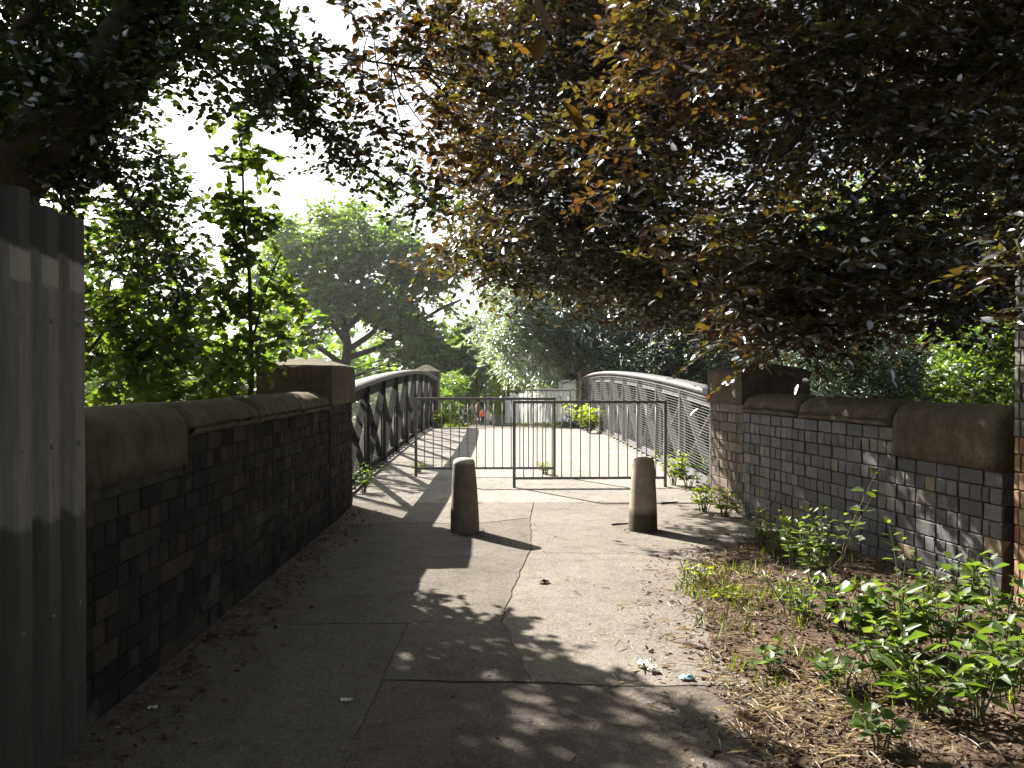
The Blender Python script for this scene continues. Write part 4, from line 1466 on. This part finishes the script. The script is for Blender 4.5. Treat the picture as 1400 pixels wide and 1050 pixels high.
def skin(name, verts, edges, radii, mat, parent, root=0, lvl=1):
    me = bpy.data.meshes.new(name)
    me.from_pydata([tuple(v) for v in verts], edges, [])
    bm = bmesh.new()
    bm.from_mesh(me)
    bm.verts.layers.skin.verify()
    bm.to_mesh(me)
    bm.free()
    o = link(name, me, parent)
    for i, r in enumerate(radii):
        sv_ = me.skin_vertices[0].data[i]
        sv_.radius = r if hasattr(r, '__len__') else (r, r)
        sv_.use_root = (i == root)
    me.materials.append(mat)
    m = o.modifiers.new('skin', 'SKIN')
    m.use_smooth_shade = True
    s_ = o.modifiers.new('sub', 'SUBSURF')
    s_.levels = s_.render_levels = lvl
    return o


M['skin'] = simple('skin', (.34, .2, .14), (.42, .26, .19), 10, .6)


def cloth(name, c):
    return simple(name, tuple(x * .75 for x in c), c, 14, .9)


def person(x, d, h, label, top, legs, hair, face=0.0, stride=.16, arm=0.0, pack=None):
    p = U(x, 560, d)
    t = thing('person', (p.x, d, zg(d)), label, 'person', 'walkers on the far path', face)
    k = h / 1.72
    st = stride
    J = {'pel': (0, 0, .95), 'sp': (0, .01, 1.15), 'ch': (0, 0, 1.34), 'nk': (0, .01, 1.48), 'hd': (0, -.01, 1.57), 'fc': (0, -.03, 1.64), 'cr': (0, -.005, 1.69),
         'ns': (0, -.125, 1.60),
         'sl': (-.17, 0, 1.41), 'el': (-.235, .04, 1.13), 'wl': (-.24, -.07 - arm, .90 + arm * .5), 'hl': (-.235, -.11 - arm, .81 + arm * .6),
         'sr': (.17, 0, 1.41), 'er': (.235, .05, 1.13), 'wr': (.24, .02, .89), 'hr': (.235, .0, .80),
         'pl': (-.09, 0, .90), 'kl': (-.10, -st * .7, .50), 'al': (-.10, -st, .09), 'tl': (-.105, -st - .15, .035),
         'pr': (.09, 0, .90), 'kr': (.10, st * .25, .50), 'ar': (.10, st, .10), 'tr': (.105, st - .14, .04)}
    names = list(J)
    E = [('pel', 'sp'), ('sp', 'ch'), ('ch', 'nk'), ('nk', 'hd'), ('hd', 'fc'), ('fc', 'cr'), ('hd', 'ns'), ('ch', 'sl'), ('sl', 'el'), ('el', 'wl'), ('wl', 'hl'), ('ch', 'sr'), ('sr', 'er'), ('er', 'wr'), ('wr', 'hr'),
         ('pel', 'pl'), ('pl', 'kl'), ('kl', 'al'), ('al', 'tl'), ('pel', 'pr'), ('pr', 'kr'), ('kr', 'ar'), ('ar', 'tr')]
    Rd = {'pel': (.15, .11), 'sp': (.135, .1), 'ch': (.155, .11), 'nk': .055, 'hd': .08, 'fc': .098, 'cr': .07, 'ns': .018, 'sl': .065, 'el': .045, 'wl': .033, 'hl': (.022, .04), 'sr': .065, 'er': .045, 'wr': .033, 'hr': (.022, .04),
          'pl': .085, 'kl': .06, 'al': .042, 'tl': .035, 'pr': .085, 'kr': .06, 'ar': .042, 'tr': .035}
    ii = {n_: i for i, n_ in enumerate(names)}
    V = [Vector(J[n_]) * k for n_ in names]
    skin('body', V, [(ii[a], ii[b]) for a, b in E], [tuple(q * k for q in (Rd[n_] if hasattr(Rd[n_], '__len__') else (Rd[n_],) * 2)) for n_ in names], M['skin'], t, ii['pel'])

    def sub(nm, keys, es, grow, mat):
        q = {n_: i for i, n_ in enumerate(keys)}
        rr = []
        for n_ in keys:
            a = Rd[n_] if hasattr(Rd[n_], '__len__') else (Rd[n_],) * 2
            rr.append(tuple(z_ * k + grow for z_ in a))
        skin(nm, [Vector(J[n_]) * k for n_ in keys], [(q[a], q[b]) for a, b in es], rr, mat, t, 0)
    sub('jacket', ['sp', 'pel', 'ch', 'sl', 'el', 'wl', 'sr', 'er', 'wr'], [('pel', 'sp'), ('sp', 'ch'), ('ch', 'sl'), ('sl', 'el'), ('el', 'wl'), ('ch', 'sr'), ('sr', 'er'), ('er', 'wr')], .022, top)
    sub('trousers', ['pel', 'pl', 'kl', 'al', 'pr', 'kr', 'ar'], [('pel', 'pl'), ('pl', 'kl'), ('kl', 'al'), ('pel', 'pr'), ('pr', 'kr'), ('kr', 'ar')], .016, legs)
    hv = [Vector((0, .02, 1.70)) * k, Vector((0, .05, 1.64)) * k, Vector((0, .06, 1.55)) * k]
    skin('hair', hv, [(0, 1), (1, 2)], [.085 * k, .092 * k, .06 * k], hair, t, 1)
    if pack:
        bevel(MB().box(-.15 * k, .15 * k, .10 * k, .26 * k, 1.0 * k, 1.42 * k).build('backpack', pack, t, local=True), .05, 3)


dk_h, br_h = cloth('dark hair', (.03, .022, .018)), cloth('brown hair', (.09, .06, .04))
grey_c, navy_c, dark_c, white_c, orange_c, khaki_c = cloth('grey cloth', (.2, .2, .22)), cloth('navy cloth', (.05, .055, .09)), cloth('black cloth', (.025, .024, .026)), cloth('white cloth', (.6, .6, .58)), cloth('orange cloth', (.75, .17, .06)), cloth('khaki cloth', (.13, .13, .08))
person(645.5, 63, 1.74, 'walker in a grey jacket and khaki trousers, leftmost of the adults close together', grey_c, khaki_c, dk_h, .1)
person(653.0, 61, 1.82, 'tall walker in a plum-grey top and black trousers beside the child in orange', cloth('plum cloth', (.16, .11, .12)), dark_c, br_h, -.15)
person(659.8, 58.5, 1.28, 'child in bright orange top with black trousers walking on the far path', orange_c, dark_c, dk_h, .2, .12)
person(649.3, 64.5, 1.5, 'walker with a white top half hidden between the two adults', white_c, grey_c, br_h, 0)
person(636.5, 66, 1.66, 'dark-haired walker in black and white standing apart at the left of the group', white_c, dark_c, dk_h, .5)

# the house glimpsed over the right wall
hx, hy, hz = 28.5, 48, -2.2
hs = thing('brick_house', (hx, hy, hz), 'orange brick house glimpsed through leaves over the right wall', 'house')
MB().box(hx - 4, hx + 4, hy, hy + 7, hz - 1, hz + 4.6).build('wall', M['brick_orange'], hs)
rf = MB().add([(hx - 4.3, hy - .3, hz + 4.62), (hx + 4.3, hy - .3, hz + 4.62), (hx + 4.3, hy + 7.3, hz + 4.62), (hx - 4.3, hy + 7.3, hz + 4.62), (hx - 4.3, hy + 3.5, hz + 7.4), (hx + 4.3, hy + 3.5, hz + 7.4)],
              [(0, 1, 5, 4), (2, 3, 4, 5), (1, 2, 5), (3, 0, 4), (3, 2, 1, 0)]).build('roof', simple('clay tiles', (.14, .07, .05), (.22, .11, .075), 3, .9), hs)
MB().box(hx + 2, hx + 2.7, hy + 3.2, hy + 3.9, hz + 6.5, hz + 8.3).build('chimney', M['brick_orange'], rf)
M['glass'] = simple('window glass', (.03, .035, .04), (.05, .055, .06), 2, .08, 0, 0, 40, .6)
M['upvc'] = simple('white frame', (.7, .7, .68), (.78, .78, .76), 5, .4)
for wx in (-2.6, .2, 2.6):
    for wz in (1.0, 3.1):
        f_ = MB()
        X0, X1, Z0, Z1 = hx + wx - .6, hx + wx + .6, hz + wz, hz + wz + 1.1
        f_.box(X0, X1, hy - .06, hy + .01, Z0, Z0 + .08).box(X0, X1, hy - .06, hy + .01, Z1 - .08, Z1).box(X0, X0 + .08, hy - .058, hy + .01, Z0 + .08, Z1 - .08).box(X1 - .08, X1, hy - .058, hy + .01, Z0 + .08, Z1 - .08)
        fo = f_.build('window', M['upvc'], hs)
        MB().box(X0 + .08, X1 - .08, hy - .03, hy - .02, Z0 + .08, Z1 - .08).build('pane', M['glass'], fo)

# ------------------------------------------------------------------ weeds, nettles, tufts
def leaf_datas(shape, mat):
    out = []
    for k in range(3):
        T = LEAF[shape].copy()
        T[:, 2] += np.array([0, .03, -.03, -.14, .05, -.02]) * (k - 1)
        T[:, 2] += np.array([0, 0, 0, -.1, 0, 0])
        me = bpy.data.meshes.new('leaf')
        me.from_pydata([tuple(v) for v in T], [], [tuple(f) for f in LF])
        me.polygons.foreach_set('use_smooth', [True, True])
        me.materials.append(mat)
        out.append(me)
    return out


WD = {(s, m): leaf_datas(s, M[m]) for s in ('ovate', 'lobed', 'narrow') for m in ('weed_leaf', 'gold_leaf', 'lime_leaf')}


def weed(base, h, stems, lsize, label, seed, shape='ovate', mat='weed_leaf', nodes=5, spread=.35, cat='weed', group=None, name='weed', joined=False):
    rr = random.Random(seed)
    base = Vector(base)
    t = thing(name, base, label, cat, group)
    lv = []
    for s in range(stems):
        a = rr.uniform(0, 6.28)
        lean = rr.uniform(.1, 1) * spread
        hh = h * rr.uniform(.65, 1.05)
        b0_ = base + Vector((math.cos(a), math.sin(a), 0)) * rr.uniform(0, .05)
        P = [b0_ + Vector((math.cos(a) * lean * hh * q ** 1.4, math.sin(a) * lean * hh * q ** 1.4, hh * q)) + (noise.noise_vector(b0_ * 3 + Vector((q * 3, s, 0))) * .02 if q else Vector((0, 0, -.03))) for q in (0, .25, .5, .75, 1)]
        MB().tube(P, [.005, .0045, .0038, .003, .0018], 5, False).build('stem', M['greentwig'], t, True)
        for k in range(nodes):
            q = .22 + .78 * (k + 1) / nodes
            i = min(3, int(q * 4))
            p = P[i].lerp(P[i + 1], q * 4 - i)
            for e in (0, 1):
                an = a + k * 1.57 + e * 3.14 + rr.uniform(-.5, .5)
                up = .75 if k == nodes - 1 else rr.uniform(.0, .5)
                A_ = Vector((math.cos(an), math.sin(an), up)).normalized()
                N_ = (Vector((0, 0, 1)) + Vector((rr.uniform(-.5, .5), rr.uniform(-.5, .5), 0)))
                B_ = N_.cross(A_).normalized()
                N_ = A_.cross(B_)
                lv.append((p + A_ * lsize * .15, A_, B_, N_, lsize * rr.uniform(.65, 1.15) * (1.1 - .35 * q)))
    if joined:
        Pn = np.array([tuple(l_[0] - base) for l_ in lv]); An = np.array([tuple(l_[1]) for l_ in lv]); Nn = np.array([tuple(l_[3]) for l_ in lv]); Sn = np.array([l_[4] for l_ in lv])
        tag(link('leaves', leaves_mesh('leaves', Pn, An, Nn, Sn, shape, M[mat]), t), kind='stuff')
    else:
        for p, A_, B_, N_, s_ in lv:
            o = link('leaf', rr.choice(WD[(shape, mat)]), t)
            q = p - base
            o.matrix_basis = Matrix(((A_.x * s_, B_.x * s_, N_.x * s_, q.x), (A_.y * s_, B_.y * s_, N_.y * s_, q.y), (A_.z * s_, B_.z * s_, N_.z * s_, q.z), (0, 0, 0, 1)))
    return t


def gp(x, y, soil=True):
    d = 1720 / (y - 515)
    X = (x - 675) / PX * d
    return (X, d, soil_h(X, d) if soil else zg(d))


VG = 'weeds on the littered soil by the right wall'
for i, (x, y, h, st, ls, shp, mt, nd, lab) in enumerate([
    (962, 800, .14, 5, .06, 'ovate', 'gold_leaf', 3, 'small pale yellow-green seedling clump at the path edge, apart from the others'),
    (1050, 765, .34, 7, .065, 'ovate', 'weed_leaf', 5, 'leafy weed clump against the wall foot, nearest of its row to the bridge'),
    (1092, 790, .36, 8, .075, 'ovate', 'weed_leaf', 5, 'dense sunlit weed clump below the wall, left of the tall nettle'),
    (1135, 800, .46, 6, .085, 'ovate', 'weed_leaf', 6, 'upright weed with pale leaf tips at the middle of the wall foot'),
    (1150, 795, .78, 2, .12, 'lobed', 'lime_leaf', 4, 'tall thin stemmed plant with broad drooping top leaves against the bricks'),
    (1085, 850, .24, 6, .07, 'ovate', 'weed_leaf', 4, 'low weed clump in the litter, in front of the wall-foot row'),
    (1055, 925, .14, 3, .085, 'lobed', 'weed_leaf', 3, 'flat small weed beside the dry straw, nearest the path'),
    (1245, 890, .58, 2, .075, 'ovate', 'lime_leaf', 7, 'single tall nettle stem with bright paired leaves before the dark bricks'),
    (1185, 905, .32, 7, .115, 'lobed', 'weed_leaf', 4, 'broad-leaved dark green weed clump in the centre of the verge'),
    (1240, 925, .36, 8, .13, 'ovate', 'weed_leaf', 4, 'large glossy-leaved weed clump catching the sun on the verge'),
    (1300, 930, .36, 7, .12, 'ovate', 'weed_leaf', 4, 'sprawling broad weed clump between the glossy one and the pillar'),
    (1330, 880, .42, 6, .10, 'lobed', 'weed_leaf', 5, 'shaded dull green weed clump close under the wall near its end'),
    (1385, 925, .46, 6, .115, 'ovate', 'weed_leaf', 5, 'weed clump at the foot of the orange brick pillar'),
    (1150, 960, .18, 7, .075, 'lobed', 'weed_leaf', 3, 'low spreading weed clump behind the brightest dry straw'),
    (1270, 1000, .28, 9, .16, 'narrow', 'weed_leaf', 4, 'weed clump with long leaves in the lower right litter'),
    (1350, 1010, .34, 7, .12, 'ovate', 'weed_leaf', 4, 'weed clump nearest the lower right corner of the view'),
    (1215, 1050, .14, 5, .09, 'lobed', 'weed_leaf', 3, 'short weed clump lowest of all on the verge, among brown leaves'),
    (1070, 775, .42, 9, .06, 'ovate', 'lime_leaf', 5, 'fine-leaved bright weed clump hugging the wall left of the dense clump'),
    (1118, 812, .40, 9, .075, 'ovate', 'lime_leaf', 5, 'bright green weed clump in front of the tall thin plant'),
    (1100, 868, .28, 8, .065, 'ovate', 'lime_leaf', 4, 'bright small-leaved clump in the middle of the brown litter'),
    (1165, 880, .30, 8, .09, 'ovate', 'lime_leaf', 4, 'sunny green clump left of the single tall nettle'),
    (1215, 960, .30, 9, .105, 'ovate', 'lime_leaf', 4, 'bright clump below the glossy-leaved weeds'),
    (1395, 990, .40, 7, .11, 'ovate', 'lime_leaf', 5, 'bright weed cut by the right edge below the orange pillar'),
    (1000, 830, .10, 8, .07, 'narrow', 'gold_leaf', 3, 'grassy yellow-green tuft in the litter beside the path edge'),
    (1275, 870, .34, 7, .08, 'ovate', 'weed_leaf', 5, 'weed clump right behind the tall nettle stem at the wall foot'),
]):
    weed(gp(x, y), h, st, ls, lab, 100 + i, shp, mt, nd, .4 if h > .3 else .8, 'weed', VG)
PG = 'weeds growing from the edges of the path and bridge'
for i, (x, y, h, st, ls, shp, mt, nd, lab, jn) in enumerate([
    (497, 676, .34, 13, .085, 'ovate', 'weed_leaf', 4, 'bright weed clump at the foot of the left pier beside the railing', 0),
    (922, 668, .44, 14, .11, 'ovate', 'gold_leaf', 4, 'bright broad-leaved clump behind the right post of the nearest barrier', 0),
    (942, 672, .40, 13, .10, 'ovate', 'weed_leaf', 4, 'leafy clump at the foot of the right railing behind the right bollard', 0),
    (964, 702, .30, 16, .13, 'narrow', 'gold_leaf', 3, 'spiky yellow-green clump at the base of the right brick pier', 0),
    (992, 709, .24, 12, .12, 'narrow', 'gold_leaf', 3, 'small spiky clump against the right wall just past its pier', 0),
    (572, 650, .14, 18, .08, 'narrow', 'gold_leaf', 3, 'low tuft around the left post of the left barrier', 1),
    (746, 653, .16, 22, .085, 'narrow', 'gold_leaf', 3, 'low tuft around the right post of the left barrier', 1),
    (655, 690, .03, 5, .03, 'narrow', 'gold_leaf', 2, 'tiny tuft in the asphalt crack between the bollards', 1),
]):
    b_ = gp(x, y, False)
    weed(b_, h, st, ls, lab, 300 + i, shp, mt, nd, .8, 'weed', PG, joined=bool(jn))
for i, (x, d, h, lab) in enumerate(((603, 25.6, .55, 'leafy clump at the far end of the left railing'), (806, 23.6, .75, 'pale leafy clump at the far foot of the right railing'), (826, 21.8, .6, 'pale leafy clump nearer than its neighbour along the right railing'))):
    X = min((x - 675) / PX * d, 2.62)
    weed((X, d, zg(d)), h, 26, .16, lab, 400 + i, 'lobed', 'gold_leaf', 4, .9, 'weed', PG, joined=True)

# ------------------------------------------------------------------ litter on soil and path
rng = np.random.default_rng(31)
pts_, st_ = [], []
while len(pts_) < 9000:
    y = 2.4 + 5.6 * rng.random() ** 1.3
    e = edge_x(y)
    x = e - .25 + (3.5 - e) * rng.random() ** 1.2
    if x > 3.35 - .139 * (y - 5.1): continue
    if x < e and rng.random() < .88: continue
    pts_.append((x, y, (soil_h(x, y) if x > e else .003) + .006 + .014 * rng.random()))
P_ = np.array(pts_)
n = len(P_)
A_ = nrm(rng.normal(size=(n, 3)) * np.array([1, 1, .25]))
N_ = nrm(np.array([0, 0, 1.0]) + rng.normal(size=(n, 3)) * .45)
tag(link('leaf_litter', leaves_mesh('leaf_litter', P_, A_, N_, rng.uniform(.012, .045, n), 'ovate', M['deadleaf'])), 'brown dead leaf litter over the soil by the right wall', 'leaf litter', kind='stuff')
pts_ = []
while len(pts_) < 2300:
    k = rng.random()
    if k < .6: y = rng.normal(3.55, .5); x = edge_x(max(2, y)) + .05 + abs(rng.normal(0, .55))
    elif k < .85: y = rng.normal(6.0, .55); x = edge_x(y) + .15 + abs(rng.normal(0, .3))
    else: y = rng.uniform(3, 7.5); x = edge_x(y) + rng.normal(0, .25)
    if y < 2.3 or x > 3.2: continue
    pts_.append((x, y, max(soil_h(x, y), .0) + .008 + .02 * rng.random()))
P_ = np.array(pts_)
n = len(P_)
A_ = nrm(rng.normal(size=(n, 3)) * np.array([1, 1, .18]))
N_ = nrm(np.array([0, 0, 1.0]) + rng.normal(size=(n, 3)) * .4)
LEAF['straw'] = np.array([(0, .012, 0), (.35, .015, .06), (.7, .012, .05), (1, 0, -.03), (.7, -.012, .05), (.35, -.015, .06)])
tag(link('dry_straw', leaves_mesh('dry_straw', P_, A_, N_, rng.uniform(.03, .13, n), 'straw', M['straw'])), 'pale dry grass straw strewn along the edge of the path', 'straw', kind='stuff')
pts_ = []
while len(pts_) < 1000:
    k = rng.random()
    if k < .7: y = rng.uniform(3, 9.4); x = -1.76 + abs(rng.normal(0, .22))
    else: y = rng.uniform(2.8, 10.5); x = rng.uniform(-1.6, 2.6)
    if x > 2.5 or (x > edge_x(y) and y < 8): continue
    pts_.append((x, y, zg(y) + .006 + .008 * rng.random()))
P_ = np.array(pts_)
n = len(P_)
A_ = nrm(rng.normal(size=(n, 3)) * np.array([1, 1, .2]))
N_ = nrm(np.array([0, 0, 1.0]) + rng.normal(size=(n, 3)) * .35)
S_ = np.where(P_[:, 0] < -1.2, rng.uniform(.015, .055, n), rng.uniform(.008, .028, n))
tag(link('path_debris', leaves_mesh('path_debris', P_, A_, N_, S_, 'ovate', M['deadleaf'])), 'small dead leaves and crumbs scattered over the asphalt and along the left wall', 'leaf litter', kind='stuff')


def scrap(x, y, w, l, mat, label, seed, cat='litter', name='paper_scrap', crumple=.03):
    X, d, z = gp(x, y, False)
    vv, ff = [], []
    k = 8
    for j in range(k):
        for i in range(k):
            u_, v_ = i / (k - 1) - .5, j / (k - 1) - .5
            q = Vector((u_ * w, v_ * l, 0))
            q.z = crumple * (noise.noise(Vector((u_ * 3 + seed, v_ * 3, 0))) + .6 * noise.noise(Vector((u_ * 8, v_ * 8 + seed, 0)))) + crumple * .7 + .003
            q.x += .012 * noise.noise(Vector((v_ * 7, seed, 0)))
            vv.append(Vector((X, d, max(z, soil_h(X, d) if X > edge_x(d) else z))) + q)
    ff = [(j * k + i, j * k + i + 1, (j + 1) * k + i + 1, (j + 1) * k + i) for j in range(k - 1) for i in range(k - 1)]
    o = MB().add(vv, ff).build(name, mat, None, True)
    return tag(o, label, cat)


M['paper'] = simple('paper scrap', (.5, .47, .42), (.65, .62, .58), 30, .8)
M['blue_wrap'] = simple('blue wrapper', (.12, .4, .46), (.3, .62, .68), 25, .35)
scrap(880, 915, .05, .07, M['paper'], 'crumpled white paper scrap on the asphalt left of the blue wrapper', 1)
scrap(892, 922, .045, .05, M['paper'], 'smaller curled white scrap touching the crumpled paper', 2)
scrap(941, 933, .07, .04, M['blue_wrap'], 'small pale blue wrapper at the edge of the path', 3, name='wrapper', crumple=.02)
scrap(474, 959, .055, .025, M['paper'], 'pale flat scrap on the dark shaded asphalt at lower left', 4, crumple=.012)
scrap(212, 967, .04, .03, M['paper'], 'dim pale scrap near the foot of the hoarding', 5, crumple=.012)
scrap(744, 799, .08, .05, M['deadleaf'], 'curled brown leaf lying on the shaded strip of the path', 6, 'leaf', 'dead_leaf', .02)


def stick(x0, y0, x1, y1, r, label, seed):
    a, b = Vector(gp(x0, y0, False)), Vector(gp(x1, y1, False))
    P = []
    for q in (0, .2, .4, .6, .8, 1):
        p = a.lerp(b, q)
        p.z = max(p.z, soil_h(p.x, p.y) if p.x > edge_x(p.y) and p.y < 8 else p.z) + r + .01 * abs(noise.noise(p * 5 + Vector((seed, 0, 0))))
        p += Vector((noise.noise(p * 4) * .03, noise.noise(p * 4 + Vector((9, 0, 0))) * .03, 0))
        P.append(p)
    tag(MB().tube(P, [r, r, r * .9, r * .8, r * .7, r * .5], 6).build('stick', M['twig'], None, True), label, 'stick')


stick(905, 692, 928, 690, .012, 'broken twig on the asphalt behind the right bollard', 1)
stick(838, 720, 862, 718, .01, 'short twig on the asphalt just left of the right bollard', 2)
stick(940, 885, 975, 896, .012, 'pale stick on the litter edge above the blue wrapper', 3)
stick(285, 870, 360, 868, .01, 'bent twig in the shade at the foot of the left wall', 4)
stick(180, 1000, 215, 985, .008, 'thin twig on the dark ground by the hoarding', 5)
stick(1075, 965, 1115, 985, .008, 'dry stem lying across the straw on the verge', 6)
stick(1230, 950, 1262, 1000, .008, 'long pale dry stem among the verge weeds', 7)

pts_ = []
rng = np.random.default_rng(41)
tufts_ = [(1.35 + rng.normal() * .1 + .5 * rng.random(), 5.9 + rng.normal() * .5) for _ in range(26)] + [(rng.uniform(1.3, 2.9), rng.uniform(2.8, 7.2)) for _ in range(46)]
for tx, ty in tufts_:
    if tx < edge_x(ty) + .1: continue
    for _ in range(16):
        x, y = tx + rng.normal() * .07, ty + rng.normal() * .07
        pts_.append((x, y, soil_h(x, y)))
gP = grass_mesh(np.array(pts_), .1)
tag(link('verge_grass', leaves_mesh('verge_grass', *gP, 'straw', M['grass_leaf'])), 'sparse yellow-green grass tufts among the litter of the right verge', 'grass', kind='stuff')
pts_ = []
for bx, by in ((-.293, 8.12), (1.532, 8.14)):
    for _ in range(110):
        a = rng.uniform(0, 6.28)
        r_ = .155 + abs(rng.normal()) * .05
        x, y = bx + r_ * math.cos(a), by + r_ * math.sin(a)
        pts_.append((x, y, zg(y) + .006))
P_ = np.array(pts_)
n = len(P_)
tag(link('bollard_debris', leaves_mesh('bollard_debris', P_, nrm(rng.normal(size=(n, 3)) * np.array([1, 1, .3])), nrm(np.array([0, 0, 1.0]) + rng.normal(size=(n, 3)) * .4), rng.uniform(.01, .03, n), 'ovate', M['deadleaf'])), 'crumbs and leaf bits gathered round the feet of the bollards', 'leaf litter', kind='stuff')

# ------------------------------------------------------------------ faint haze volume added to stand in for lens glare
hz_o = MB().box(-268, 268, -14, 428, -7.5, 24).build('haze', None)
hm = bpy.data.materials.new('haze')
hm.use_nodes = True
for n_ in list(hm.node_tree.nodes): hm.node_tree.nodes.remove(n_)
ho = hm.node_tree.nodes.new('ShaderNodeOutputMaterial')
hv = hm.node_tree.nodes.new('ShaderNodeVolumePrincipled')
hv.inputs['Color'].default_value = (.93, .95, .98, 1)
hv.inputs['Density'].default_value = .0003
hv.inputs['Anisotropy'].default_value = .55
hm.node_tree.links.new(hv.outputs[0], ho.inputs['Volume'])
hz_o.data.materials.append(hm)
tag(hz_o, 'faint haze volume added to veil the distance like lens glare', 'haze', kind='stuff')
